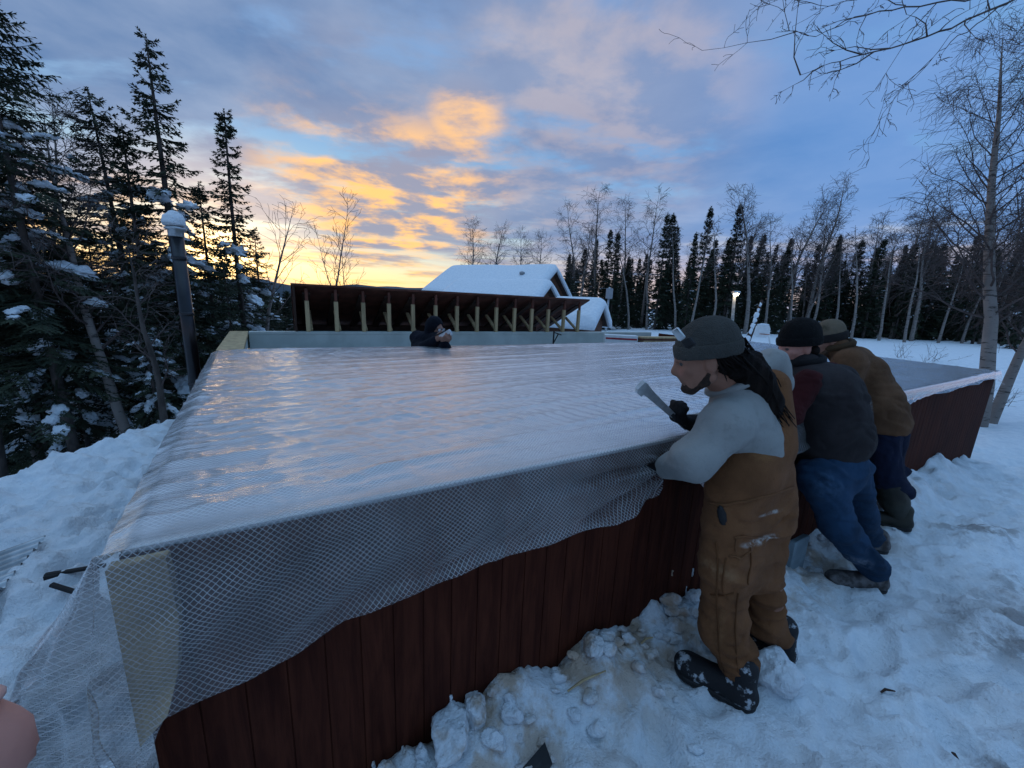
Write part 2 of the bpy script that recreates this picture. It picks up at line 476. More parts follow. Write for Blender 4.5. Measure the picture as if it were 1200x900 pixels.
# ------------------------------------------------------------------ building plan
T = 1.065
NL = np.array([-.87, .76, 0]); NR = np.array([5.92, 4.68, 0]); BR = np.array([4.81, 8.14, 0]); FL = np.array([-2.89, 3.69, 0])
BL = np.array([-4.03, 5.43, 0]); BBR = np.array([3.70, 9.87, 0])
LEN = np.linalg.norm(NR - NL); U = (NR - NL) / LEN; N = np.array([U[1], -U[0], 0])
Z = np.array([0, 0, 1.0])
def wp(s, d=0.0, z=0.0): return NL + U * s + N * d + Z * z          # along the near wall, outward from it, up

# ------------------------------------------------------------------ ground
_fr = random.Random(44)
FEET = [(_fr.uniform(-.2, 6.5), _fr.uniform(-.4, 3.4), _fr.uniform(.2, 2.6)) for _ in range(95)] + [(_fr.uniform(-3.6, -1.6), _fr.uniform(1.0, 3.2), _fr.uniform(1.2, 2.4)) for _ in range(26)]
FEET = [q for q in FEET if not any(math.hypot(q[0] - a, q[1] - b) < .38 for a, b in ((.95, 1.4), (1.3, 1.6), (2.2, 2.13), (2.6, 2.45), (3.05, 2.85), (3.25, 3.0)))]
def gz(x, y):
    x = np.asarray(x, float); y = np.asarray(y, float)
    s = (x - NL[0]) * U[0] + (y - NL[1]) * U[1]; d = (x - NL[0]) * N[0] + (y - NL[1]) * N[1]
    r = np.hypot(x, y)
    amp = sstep(40, 12, r) * .8 + .2
    z = .045 * fbm(x * .9, y * .9, None, 11, 3) * amp
    rg = 1 - np.abs(vnoise(x * 2.6 + .5 * vnoise(x * 2, y * 2, None, 4), y * 2.6, None, 21))
    nearm = sstep(14, 6, r)
    z = z + (.055 * (rg - .6) + .030 * fbm(x * 5.2, y * 5.2, None, 31, 4, .6) + .022 * (1 - 2 * np.abs(vnoise(x * 7 + y * 3, y * 10, None, 33))) + .013 * (1 - 2 * np.abs(vnoise(x * 15 - y * 4, y * 17, None, 37))) + .009 * vnoise(x * 25, y * 25, None, 41)) * (.25 + .75 * nearm)
    for (fx, fy, fa) in FEET:
        ca, sa = math.cos(fa), math.sin(fa); lx = (x - fx) * ca + (y - fy) * sa; ly = -(x - fx) * sa + (y - fy) * ca
        e = (lx / .17) ** 2 + (ly / .07) ** 2
        z = z - .058 * np.exp(-e ** 2) + .026 * np.exp(-((e - 2.0) / .9) ** 2)
    # broken snow clods trampled round the workers
    cl = np.maximum(0, vnoise(x * 6.5, y * 6.5, None, 51) - .25) * .08 + np.maximum(0, vnoise(x * 13, y * 13, None, 57) - .35) * .035
    cm = sstep(7.5, 4.5, r); sel = sstep(-.15, .35, vnoise(x * 1.6, y * 1.6, None, 53))
    w1, w2, wi = worley(x * 9 + .6 * vnoise(x * 8, y * 8, None, 54), y * 9, 55); v1, v2, vi = worley(x * 21, y * 21, 58)
    z = z + cm * sel * (.042 * (wi - .35) * sstep(.02, .22, w2 - w1) + .016 * (vi - .4) * sstep(.0, .2, v2 - v1))
    trod = sstep(1.9, .5, d) * sstep(-.1, .1, d) * sstep(-.5, .6, s) * sstep(8.5, 7, s)
    z = z + cl * sstep(9, 4, r) * (1 - .5 * trod)
    z = z * (1 - .25 * trod)
    # rough bank thrown up on the right of the path
    bank = sstep(1.1, 2.2, d + .25 * vnoise(s * 1.3, d * 1.3, None, 61)) * sstep(1.2, 2.6, s) * sstep(12, 8, s)
    z = z + bank * (.08 + .10 * fbm(x * 1.7, y * 1.7, None, 71, 3))
    z = z + .16 * np.exp(-(((x - 2.75) / .45) ** 2 + ((y - 1.72) / .22) ** 2)) + .14 * np.exp(-(((x - 3.55) / .5) ** 2 + ((y - 2.55) / .35) ** 2))
    # snow banked against the red wall
    wallm = np.exp(-(np.maximum(d, 0) / .22) ** 2) * (d > -.3)
    hb = .05 + .09 * sstep(.3, 1.1, s) * sstep(2.1, 1.5, s) + .20 * sstep(3.6, 5.0, s) * sstep(7.0, 6.0, s)
    z = z + wallm * hb * (1 + .5 * vnoise(s * 4, d * 4, None, 81))
    z = z - .28 * sstep(7.1, 8.2, s) * sstep(1.5, .2, d)
    # left: level shelf, then the ground falls away into the trees
    edge = -3.95 - .25 * sstep(4, 8, y) + .2 * vnoise(y * .8, 3.0, None, 91)
    q = np.maximum(0, edge - x)
    z = z - .42 * np.minimum(q, 14) - .06 * np.maximum(q - 14, 0) * sstep(400, 40, q) + .10 * sstep(.5, 0, np.abs(edge - x - .1))
    # right: open snow with a ploughed berm before the wood
    br = r + 1.1 * vnoise(x * .22, y * .22, None, 95)
    az = np.arctan2(x, y)
    z = z + .75 * np.exp(-((br - 18.5) / 1.5) ** 2) * sstep(.35, .62, az) + .35 * sstep(20, 24, br) * sstep(.1, .4, az)
    # the open bay and the floor under the deck are clear of snow
    e1 = BL - NL; e1 = e1 / np.linalg.norm(e1); dl = (x - NL[0]) * e1[1] - (y - NL[1]) * e1[0]   # distance right of the left wall
    e2 = BBR - NR; e2 = e2 / np.linalg.norm(e2); dr = -((x - NR[0]) * e2[1] - (y - NR[1]) * e2[0])
    ins = sstep(.0, .10, dl) * sstep(0, .1, dr) * sstep(.0, -.1, d) * (np.asarray(-d) < 5.6)
    z = z * (1 - ins) + ins * -.30
    return z

def g3(x, y, dz=0.0): return np.array([x, y, float(gz(x, y)) + dz])

def axis(lo, hi, step, far):
    a = list(np.arange(lo, hi + step / 2, step)); s = step
    while a[-1] < far: s *= 1.13; a.append(a[-1] + s)
    s = step
    while a[0] > -far: s *= 1.13; a.insert(0, a[0] - s)
    return np.array(a)

def snow_material():
    m, t, out = newmat('snow')
    g = t.n('ShaderNodeNewGeometry').outputs['Position']
    big = t.noise(g, .8, 5, .6); sm = t.noise(g, 9, 5, .65); fn = t.noise(g, 60, 4, .6)
    base = t.mix(t.ss(sm, .3, .7), (.68, .75, .81), (.82, .87, .91))
    # mud and sawdust trodden in: patches with places of their own
    def spot(c, r, soft): return t.ss(t.vm('LENGTH', t.vm('DIVIDE', t.vm('SUBTRACT', g, tuple(map(float, c))), r)), 1.0, soft)
    w = t.vm('SUBTRACT', g, tuple(map(float, NL)))
    s_ = t.vm('DOT_PRODUCT', w, tuple(map(float, U))); d_ = t.vm('DOT_PRODUCT', w, tuple(map(float, N)))
    alongwall = t.m('MULTIPLY', t.ss(d_, .52, .08), t.m('MULTIPLY', t.ss(s_, .2, .6), t.ss(s_, 7.5, 2.6)))
    tan = t.m('MULTIPLY', alongwall, t.ss(t.noise(g, 5, 5, .65), .42, .60))
    mud = t.m('MULTIPLY', spot((2.62, 1.68, .1), (.55, .26, .6), .2), t.ss(t.noise(g, 6, 6, .65), .40, .56))
    for c, r_ in (((3.55, 2.62, .1), (.42, .30, .6)), ((3.3, 2.0, .1), (.5, .3, .6)), ((1.95, 1.1, .1), (.4, .2, .6))):
        mud = t.m('MAXIMUM', mud, t.m('MULTIPLY', spot(c, r_, .2), t.ss(t.noise(g, 7, 6, .65), .45, .60)))
    near = t.ss(t.vm('LENGTH', g), 9, 3)
    near_grey = t.m('MULTIPLY', near, t.m('MULTIPLY', t.ss(big, .36, .60, .2, 1.0), .45))  # snow greyer in noisy patches, stronger towards the origin
    col = t.mix(near_grey, base, (.50, .50, .51))
    col = t.mix(t.m('MULTIPLY', tan, .85), col, (.42, .30, .20)); col = t.mix(t.m('MULTIPLY', mud, .75), col, (.17, .15, .14))
    grit = t.m('MULTIPLY', near, t.ss(t.noise(g, 42, 3, .7), .68, .74)); col = t.mix(t.m('MULTIPLY', grit, .5), col, (.12, .09, .07))
    h = t.m('ADD', t.m('ADD', t.m('MULTIPLY', sm, .7), t.m('MULTIPLY', t.noise(g, 26, 5, .7), .5)), t.m('MULTIPLY', fn, .25))
    b = t.n('ShaderNodeBsdfPrincipled', Base_Color=col, Roughness=.62, Specular_IOR_Level=.25, Normal=t.n('ShaderNodeBump', Height=h, Strength=.9, Distance=.035).outputs[0])
    t.set(out, 'Surface', b); return m

M = {}
M['snow'] = snow_material()
def build_ground():
    X = axis(-4.6, 6.4, .023, 900); Y = axis(.25, 5.6, .023, 900)
    gx, gy = np.meshgrid(X, Y, indexing='ij'); gzv = gz(gx, gy)
    far = np.hypot(gx, gy); gzv = gzv * sstep(700, 200, far) + sstep(200, 700, far) * -6
    V = np.stack([gx, gy, gzv], -1).reshape(-1, 3); nx, ny = gx.shape
    i = np.arange(nx * ny).reshape(nx, ny)
    F = np.stack([i[:-1, :-1], i[1:, :-1], i[1:, 1:], i[:-1, 1:]], -1).reshape(-1, 4)
    o = obj('snow_ground', (V, F), M['snow'], smooth=True); tag(o, 'trampled blue white snow covering the building site', 'snow', kind='structure')
build_ground()

def build_hills():
    m = mat('far_hill', (.055, .075, .095), .95, .3, .02, bump=0)
    mb = MB(); n = 90
    for (a0, a1, dist, h0, hv, sd) in ((R(-75), R(40), 700, 2, 22, 3),):
        P = []; F = []
        for i in range(n):
            a = a0 + (a1 - a0) * i / (n - 1)
            top = h0 + hv * (.5 + .5 * float(fbm(np.array(a * 5), np.array(1.0), None, sd, 4))) * (1 - .9 * sstep(.1, .45, a))
            for (dd, zz) in ((0, -40), (60, top * .6 - 6), (140, top), (400, -40)):
                P.append((math.sin(a) * (dist + dd), math.cos(a) * (dist + dd), zz))
        for i in range(n - 1):
            for k in range(3): F.append((i * 4 + k, i * 4 + k + 1, (i + 1) * 4 + k + 1, (i + 1) * 4 + k))
        mb.add(P, F)
    tag(obj('hills', mb, m, smooth=True), 'dim blue wooded hills low on the skyline', 'hills', kind='structure')
build_hills()

# ------------------------------------------------------------------ materials
M['pale_wood'] = mat('pale_wood', (.43, .32, .18), .75, .2, 5, stretch=(3, 3, .35), bump=.25)
M['foam'] = mat('pale_wall_panel', (.46, .50, .47), .8, .1, 2.5, bump=.1)
M['red_brown'] = mat('red_brown_board', (.12, .042, .028), .75, .3, 5, bump=.3)
M['dark_wood'] = mat('dark_stained_wood', (.05, .027, .02), .8, .3, 5, bump=.3)
M['deck'] = mat('roof_deck', (.85, .84, .84), .85, .08, 3, bump=.2)
M['black'] = mat('black_rubber', (.012, .012, .013), .55, .3, 10, bump=.2)
M['steel'] = mat('dull_steel', (.42, .44, .46), .38, .2, 12, metal=.85, bump=.1)
M['white_paint'] = mat('white_paint', (.72, .74, .74), .5, .06, 8, bump=.1)

def siding_material():
    m, t, out = newmat('red_siding')
    g = t.n('ShaderNodeTexCoord').outputs['Object']
    n = t.noise(t.scalev(g, (9, 9, .8)), 3, 7, .65, .5); n2 = t.noise(g, 1.4, 4, .6)
    col = t.mix(t.ss(n, .3, .7), (.034, .0078, .0045), (.078, .021, .011)); col = t.mix(t.m('MULTIPLY', t.ss(n2, .4, .7), .5), col, (.024, .007, .0055))
    h = t.noise(t.scalev(g, (40, 40, 2.2)), 2, 6, .65, .4)
    b = t.n('ShaderNodeBsdfPrincipled', Base_Color=col, Roughness=.85, Specular_IOR_Level=.1, Normal=t.n('ShaderNodeBump', Height=h, Strength=.5, Distance=.004).outputs[0])
    t.set(out, 'Surface', b); return m
M['siding'] = siding_material()

def siding(a, b, z0, z1, parent, name='siding_wall', flip=1, zt=None):
    """grooved plywood siding from a to b; the outside is on the right hand of the walk when flip=1"""
    a = np.asarray(a, float); b = np.asarray(b, float); L = np.linalg.norm(b - a); u = (b - a) / L; n = np.array([u[1], -u[0], 0]) * flip
    P = []; F = []; xs = []
    k = 0.0
    while k < L:
        xs += [(k, 0), (min(k + .0955, L), 0), (min(k + .0965, L), -.004), (min(k + .0992, L), -.004)]; k += .1
    xs.append((L, 0))
    for (s, dd) in xs:
        for z in (z0, z1): P.append(a + u * s + n * dd + Z * z)
    k = len(xs)
    for (s, dd) in (xs[0], xs[-1]):
        for z in (z0, z1): P.append(a + u * s - n * .03 + Z * z)
    for i in range(k - 1): F.append((2 * i, 2 * i + 2, 2 * i + 3, 2 * i + 1))
    q = 2 * k
    F += [(q, 0, 1, q + 1), (2 * k - 2, q + 2, q + 3, 2 * k - 1), (q + 2, q, q + 1, q + 3)]
    mb = MB(); mb.add(P, F); return obj(name, mb, M['siding'], parent)

def build_building():
    t = thing('foundation_building', wp(0, 0, 0), 'long low building with grooved dark red plywood walls under the plastic sheet', 'building')
    siding(NL, NR, -.35, T - .012, t); siding(NR, BBR, -.5, T - .012, t); siding(BL, NL, -.5, T - .012, t)
    # deck below the plastic
    mb = MB(); i = .012; P = [NL + U * .002 - N * i, NR - U * i - N * i, BR, FL]
    P = [p + Z * (T - .006) for p in P] + [p + Z * (T - .05) for p in P]
    mb.add(P, [(0, 1, 2, 3), (7, 6, 5, 4), (0, 4, 5, 1), (1, 5, 6, 2), (2, 6, 7, 3), (3, 7, 4, 0)]); obj('roof_deck', mb, M['deck'], t)
    # open bay walls: pale panels with a timber top plate
    e = nrm(BL - FL); inn = np.array([e[1], -e[0], 0])
    def wallbox(a, b, nn, th, z0, z1, name, mt):
        mb = MB(); P = [a, b, b + nn * th, a + nn * th]
        P = [p + Z * z0 for p in P] + [p + Z * z1 for p in P]
        mb.add(P, [(0, 1, 2, 3), (7, 6, 5, 4), (0, 4, 5, 1), (1, 5, 6, 2), (2, 6, 7, 3), (3, 7, 4, 0)]); return obj(name, mb, mt, t)
    FLi = FL + e * .02
    wallbox(FLi + inn * .035, BL + inn * .035, inn, .17, -.3, T - .03, 'bay_wall', M['foam'])
    wallbox(FLi + inn * .001, BL + e * .16 + inn * .001, inn, .22, T - .028, T + .012, 'top_plate', M['pale_wood'])
    ub = nrm(BBR - BL); nb = np.array([ub[1], -ub[0], 0])
    wallbox(BL + inn * .23, BBR - ub * .3, -nb, .17, -.3, T - .03, 'bay_wall', M['foam'])
    wallbox(BL + inn * .226, BBR - ub * .3, -nb, .20, T - .027, T + .010, 'top_plate', M['foam'])
    # stout pale board at the near corner
    mb = MB(); mb.add([wp(s, d, z) for (s, z) in ((-.012, T - .02), (.088, T - .02), (.094, .88), (.078, .74), (.045, .62), (-.012, .56)) for d in (.003, .04)],
        [(0, 2, 4, 6, 8, 10), (11, 9, 7, 5, 3, 1)] + [(2 * i, (2 * i + 1), (2 * ((i + 1) % 6) + 1), 2 * ((i + 1) % 6)) for i in range(6)])
    obj('corner_board', mb, M['pale_wood'], t)
    # frost that ran down the grooves
    rng = random.Random(5)
    for s, z0, h in ((.62, .02, .07), (.80, .11, .10), (.905, .14, .03), (1.94, .02, .055), (2.03, .03, .05), (2.11, .02, .07), (2.165, .06, .11), (.52, .0, .09), (2.02, .29, .03), (2.20, .22, .05)):
        mb = MB(); n = 7
        mb.tube([wp(s + rng.uniform(-.002, .002), .001, z0 + h * k / n) for k in range(n + 1)], [.0045 * (.5 + rng.random()) for k in range(n + 1)], 5)
        obj('frost_streak', mb, M['snow'], t, True)
    return t
build_building()

# ------------------------------------------------------------------ plastic sheet
def sheet_material():
    m, t, out = newmat('reinforced_plastic')
    uv = t.n('ShaderNodeTexCoord').outputs['UV']; sp = t.n('ShaderNodeSeparateXYZ', Vector=uv)
    ob = t.n('ShaderNodeTexCoord').outputs['Object']
    a = t.m('MULTIPLY', sp.outputs[0], .85); b = sp.outputs[1]; c = .0142
    def line(x, w):
        f = t.m('FRACT', t.m('DIVIDE', x, c)); return t.ss(t.m('ABSOLUTE', t.m('SUBTRACT', f, .5)), .5 - w, .5 - w * .35)
    grid = t.m('MAXIMUM', line(t.m('ADD', a, b), .10), line(t.m('SUBTRACT', a, b), .10))
    haze = t.noise(ob, 2.2, 5, .6)
    op = t.m('ADD', t.ss(haze, .3, .7, .03, .11), t.m('MULTIPLY', grid, t.ss(t.noise(ob, 5, 3, .6), .3, .7, .30, .60)))
    op = t.m('ADD', op, t.ss(sp.outputs[1], .0, .10, 0.0, .36))       # top made milkier: bright sky sheen put into the film's whiteness
    n1 = t.noise(t.scalev(uv, (.9, 40, 1)), 1.0, 6, .62, .35); n2 = t.noise(t.scalev(uv, (7, 75, 1)), 1.0, 4, .6, .4)
    nor = t.n('ShaderNodeBump', Height=t.m('ADD', n1, t.m('ADD', t.m('MULTIPLY', n2, .35), t.m('MULTIPLY', grid, .06))), Strength=.42, Distance=.010).outputs[0]
    dif = t.n('ShaderNodeMixShader', i0=.35, i1=t.n('ShaderNodeBsdfDiffuse', Color=(.84, .85, .87, 1), Normal=nor).outputs[0], i2=t.n('ShaderNodeBsdfTranslucent', Color=(.7, .72, .76, 1), Normal=nor).outputs[0]).outputs[0]
    body = t.n('ShaderNodeMixShader', i0=op, i1=t.n('ShaderNodeBsdfTransparent', Color=(.97, .97, .97, 1)).outputs[0], i2=dif).outputs[0]
    fr = t.n('ShaderNodeFresnel', IOR=1.48, Normal=nor).outputs[0]
    gl = t.n('ShaderNodeBsdfGlossy', Color=(1, 1, 1, 1), Roughness=.19, Normal=nor).outputs[0]
    sh = t.n('ShaderNodeMixShader', i0=t.m('MULTIPLY', t.m('MINIMUM', t.m('MULTIPLY', fr, t.ss(fr, .045, .12, 1.1, 2.6)), 1.0), t.m('MULTIPLY_ADD', grid, -.45, 1.0)), i1=body, i2=gl).outputs[0]
    t.set(out, 'Surface', sh); return m
M['sheet'] = sheet_material()

DRAPE = [(0, .56), (.056, .41), (.12, .40), (.228, .40), (.33, .385), (.447, .335), (.653, .31), (.895, .275), (1.188, .28), (1.452, .285), (1.6, .27), (1.72, .235), (1.80, .14), (1.867, .13), (1.93, .17), (2.05, .27), (2.182, .29), (2.4, .27), (3.2, .19), (4.2, .13), (4.8, .10), (5.6, .075), (6.5, .06), (7.3, .045), (7.6, .08), (7.9, .16)]
DS = [a for a, b in DRAPE]; DL_ = [b for a, b in DRAPE]

def build_sheet():
    rng = np.random.default_rng(3)
    ns, nt, nd = 620, 300, 70
    s = np.linspace(-.03, LEN + .03, ns)
    q = (s + .02) / (LEN + .05)
    near0 = NL[None] + U[None] * s[:, None] + N * .022
    far0 = (FL + (FL - BR) / 8 * .02)[None] * (1 - q)[:, None] + (BR + (BR - FL) * .004)[None] * q[:, None]
    e = nrm(FL - NL); lft = np.array([-e[1], e[0], 0])
    rows = []; uvs = []
    tt = np.linspace(0, 1, nt)
    depth = np.linalg.norm(far0 - near0, axis=1)
    for k, t in enumerate(tt):
        p = far0 * (1 - t) + near0 * t
        dd = depth * (1 - t)                              # metres back from the near edge
        x, y = s, dd
        # long soft folds along the length of the building, tight ripples across, crinkles at the left
        wx = .35 * vnoise(x * .5, y * .8, None, 4)
        def ridge(n, p): return (1 - np.minimum(1, np.abs(n) * 2.2)) ** p
        fold = .0035 * fbm(x * .3 + .2 * y, y * 2.0 - .2 * x, None, 5, 2)
        fold = fold + .0060 * ridge(vnoise(x * .22 + wx, y * 5.0 - x * .55 + wx, None, 6), 3) + .0040 * ridge(vnoise(x * .30 + 7, y * 9.0 - x * .35 + wx, None, 16), 3) + .0022 * ridge(vnoise(x * .55 + 3, y * 19 - x * 1.6, None, 26), 2)
        fold = fold + .0028 * ridge(vnoise(x * 3.0 + y * 2.2, y * 1.2 - x * 1.1, None, 36), 3) * sstep(2.6, .6, dd)
        env = sstep(.15, .45, dd) * sstep(1.5, .7, dd) * sstep(.2, .8, x) * sstep(4.6, 3.0, x)
        rip = .0022 * np.sin(2 * np.pi * (x * .88 + y * .42 + .05 * vnoise(x * 3, y * 3, None, 8)) / .074) * env * (.5 + .5 * vnoise(x * 2.2, y * 4, None, 9) + .25)
        env2 = sstep(1.5, .1, x) + .35
        cr = .0030 * (1 - 2 * np.abs(vnoise(x * 9 + y * 2, y * 13 - x * 3, None, 12))) * env2 + .0018 * (1 - 2 * np.abs(vnoise(x * 21, y * 24, None, 13))) * env2
        edge = np.exp(-dd / .06)
        z = T + .016 + (fold + rip + cr) * sstep(0, .12, dd) + .004 * edge
        z = z + .02 * sstep(.25, .0, dd) * sstep(5.2, 7.6, x) * (.5 + .5 * vnoise(x * 6, dd * 9, None, 14))
        # the left edge rolls over the wall
        le = np.maximum(0, .05 - (x + .02)); z = z - le * .5
        p = p.copy(); p[:, 2] = z; rows.append(p); uvs.append(np.stack([s, depth * 0 + dd], 1))
    dl = np.interp(s, DS, DL_) + (.008 * vnoise(s * 3, s * 0, None, 22) + .004 * vnoise(s * 14, s * 0, None, 23))
    for k in range(1, nd + 1):
        f = k / nd; h = dl * f                         # hanging length so far
        fall = np.minimum(h, .03); r = .02
        # hang: turn over the edge, then down with slack folds
        out = .022 + .03 * sstep(.0, .2, h) * sstep(.6, .1, s) + r * (1 - np.exp(-h / .02)) + .018 * sstep(0, .25, h) * (1 + vnoise(s * 2.4, h * 2, None, 31))
        diag = s * 3.2 + h * 6.5
        out = out + sstep(.02, .15, h) * (.012 * (1 - 2 * np.abs(vnoise(diag * .9, s * .8 - h * 2, None, 32))) + .005 * (1 - 2 * np.abs(vnoise(diag * 2.4, s * 2, None, 33))))
        # pull lines gathered towards the gloved hand
        gsx = (s - 1.86); ang = np.arctan2(h - .11, gsx); rad = np.hypot(gsx, h - .11)
        out = out + (.026 * np.sin(ang * 19 + 1.5 * vnoise(s * 2, h * 3, None, 34)) + .010 * np.sin(ang * 41)) * np.exp(-((rad - .32) / .30) ** 2) * sstep(.12, -.05, gsx) * sstep(.02, .12, h)
        lift = .02 * sstep(.85, 1.0, f) * (1 + vnoise(s * 3, h * 0, None, 35))
        out = out + lift
        p = NL[None] + U[None] * s[:, None] + N[None] * out[:, None]
        p[:, 2] = T + .020 - h + .004 * np.exp(-h / .02)
        rows.append(p); uvs.append(np.stack([s, -h], 1))
    V = np.concatenate(rows); UVc = np.concatenate(uvs); nr = len(rows)
    i = np.arange(nr * ns).reshape(nr, ns)
    F = np.stack([i[:-1, :-1], i[1:, :-1], i[1:, 1:], i[:-1, 1:]], -1).reshape(-1, 4)
    # free corner: the end of the sheet falls from the near left corner to the snow like a tent flap
    na, nf = 90, 110
    c0 = rows[nt][0].copy(); col0 = np.array([r_[0] for r_ in rows[nt:]])
    foot = np.array([wp(-.03, .10, -.02), wp(-.05, .20, -.02), (-1.16, .48, -.02), (-1.42, .52, -.02), (-1.72, .74, -.02), (-1.98, 1.10, -.02), (-2.02, 1.42, -.02), (-1.95, 1.75, -.02)], float)
    qa = np.linspace(0, len(foot) - 1, na); A = np.stack([np.interp(qa, np.arange(len(foot)), foot[:, c]) for c in range(3)], 1)
    for _ in range(6): A[1:-1] = (A[:-2] + A[1:-1] * 2 + A[2:]) / 4
    top2 = np.linspace(0, 1, na) ** 1.4
    C0 = np.repeat(c0[None], na, 0)
    W = []; WU = []
    for k in range(nf):
        f = k / (nf - 1); p = C0 * (1 - f) + A * f
        aa = np.linspace(0, 1, na); L = np.linalg.norm(A - C0, axis=1) * f
        sag = .09 * math.sin(math.pi * f) ** 1.0 * sstep(.2, .7, aa)
        wv = (.020 * (1 - 2 * np.abs(vnoise(aa * 9 + f * 2, f * 2.5 + aa * 0, None, 41))) + .008 * (1 - 2 * np.abs(vnoise(aa * 16, f * 14 + aa * 6, None, 42))) + .016 * vnoise(aa * 4, f * 6 + aa * 0, None, 43)) * sstep(0, .3, np.full(na, f)) * sstep(0, .06, aa)
        nn = nrm(np.array([-.55, -.75, .35]))
        p = p + nn[None] * wv[:, None]; p[:, 2] -= sag
        h0 = f * np.linalg.norm(A[0] - c0); hh = c0[2] - col0[:, 2]; q0 = np.array([np.interp(h0, hh, col0[:, c]) for c in range(3)]) if h0 < hh[-1] else col0[-1] + (A[0] - col0[-1]) * ((h0 - hh[-1]) / (np.linalg.norm(A[0] - c0) - hh[-1]))
        wb = sstep(.16, .0, aa)[:, None]; p = p * (1 - wb) + (q0[None] + (p - p[0][None]) * 1.0) * wb; W.append(p); WU.append(np.stack([-aa * 1.3 * f, -L], 1))
    W = np.concatenate(W); WU = np.concatenate(WU); o = len(V)
    j = np.arange(nf * na).reshape(nf, na) + o
    F2 = np.stack([j[:-1, :-1], j[:-1, 1:], j[1:, 1:], j[1:, :-1]], -1).reshape(-1, 4)
    ob = obj('plastic_sheet', (np.concatenate([V, W]), np.concatenate([F, F2])), M['sheet'], smooth=True, uv=np.concatenate([UVc, WU]), origin=wp(0, 0, T))
    tag(ob, 'translucent reinforced plastic sheet with a diamond grid stretched over the low building', 'plastic sheet')
build_sheet()
# ------------------------------------------------------------------ things round the building
def chimney():
    c = aty(228, 440, 4.35); x, y = c[0], c[1]; g = float(gz(x, y))
    t = thing('stove_pipe', (x, y, g - .1), 'tall shiny black stove pipe with a heap of snow on its cap beside the spruces', 'stove pipe')
    m, tt, out = newmat('pipe_metal')
    n = tt.noise(tt.n('ShaderNodeTexCoord').outputs['Object'], 7, 4)
    tt.set(out, 'Surface', tt.n('ShaderNodeBsdfPrincipled', Base_Color=tt.mix(n, (.022, .022, .024), (.05, .05, .055)), Metallic=.75, Roughness=.28))
    top = 2.24; r = .062
    # plumb
    mb = MB(); mb.lathe((x, y, g - .1), [(r, 0), (r, top - g + .1)], 28); obj('pipe', mb, m, t, True)
    for z in (.55, 1.35, 1.95):
        mb = MB(); mb.lathe((x, y, z), [(r + .001, 0), (r + .006, .008), (r + .006, .035), (r + .001, .043)], 28); obj('seam_band', mb, m, t, True)
    mb = MB(); mb.lathe((x, y, top - .02), [(r + .002, -.03), (r + .008, -.02), (r + .008, .04), (r + .035, .045), (r + .035, .06), (.02, .10)], 28); obj('rain_cap', mb, M['steel'], t, True)
    mb = MB(); mb.blob((x - .01, y, top + .085), .105, .10, .125, 8, .14, sub=3, flat=.30); obj('snow_cap', mb, M['snow'], t, True)
chimney()

UB = nrm(BBR - BL); NB = np.array([UB[1], -UB[0], 0])
def bp(s, d=0.0, z=0.0): return BL + UB * s + NB * d + Z * z      # along the back wall, d towards the camera
def lean_to():
    t = thing('truss_shed', bp(3.5, 0, T), 'dark brown slope of roof trusses on a row of pale studs behind the open bay', 'roof trusses')
    S = [1.0 + .41 * i for i in range(14)]; zb = T + .011; ze = 1.79; back = 1.75
    def roofz(d): return ze - .46 * (-d)            # d negative behind
    for i, s in enumerate(S):
        mb = MB(); mb.beam(bp(s, -.1, zb), bp(s, -.1, 1.55), .062, .06, UB, .004); obj('stud', mb, M['pale_wood'], t)
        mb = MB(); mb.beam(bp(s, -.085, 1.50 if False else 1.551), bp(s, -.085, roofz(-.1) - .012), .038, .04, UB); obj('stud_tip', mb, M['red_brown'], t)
        mb = MB(); mb.beam(bp(s + .035, -.14, zb + .02), bp(s + .035, -.62, roofz(-.62) - .13), .032, .06, UB); obj('brace', mb, M['pale_wood'], t)
        mb = MB(); mb.beam(bp(s, -.13, roofz(-.13) - .07), bp(s, -back, roofz(-back) - .07), .036, .11, UB); obj('rafter', mb, M['dark_wood'], t)
    mb = MB(); a, b = S[0] - .20, S[-1] + .24
    P = [bp(s, d, roofz(d) + dz) for dz in (0, .03) for (s, d) in ((a, -.045), (b, -.045), (b, -back), (a, -back))]
    mb.add(P, [(0, 1, 2, 3), (7, 6, 5, 4), (0, 4, 5, 1), (1, 5, 6, 2), (2, 6, 7, 3), (3, 7, 4, 0)]); obj('roof_sheathing', mb, M['red_brown'], t)
    # dark panels close the left end and the back
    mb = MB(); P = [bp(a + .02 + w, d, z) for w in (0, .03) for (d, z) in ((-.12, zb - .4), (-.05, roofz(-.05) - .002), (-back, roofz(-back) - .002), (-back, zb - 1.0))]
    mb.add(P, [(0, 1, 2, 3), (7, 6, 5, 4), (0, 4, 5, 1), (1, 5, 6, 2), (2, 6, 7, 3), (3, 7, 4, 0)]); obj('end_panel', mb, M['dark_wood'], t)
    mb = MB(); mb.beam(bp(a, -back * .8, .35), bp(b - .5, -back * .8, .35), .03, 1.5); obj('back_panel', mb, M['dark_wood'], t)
lean_to()

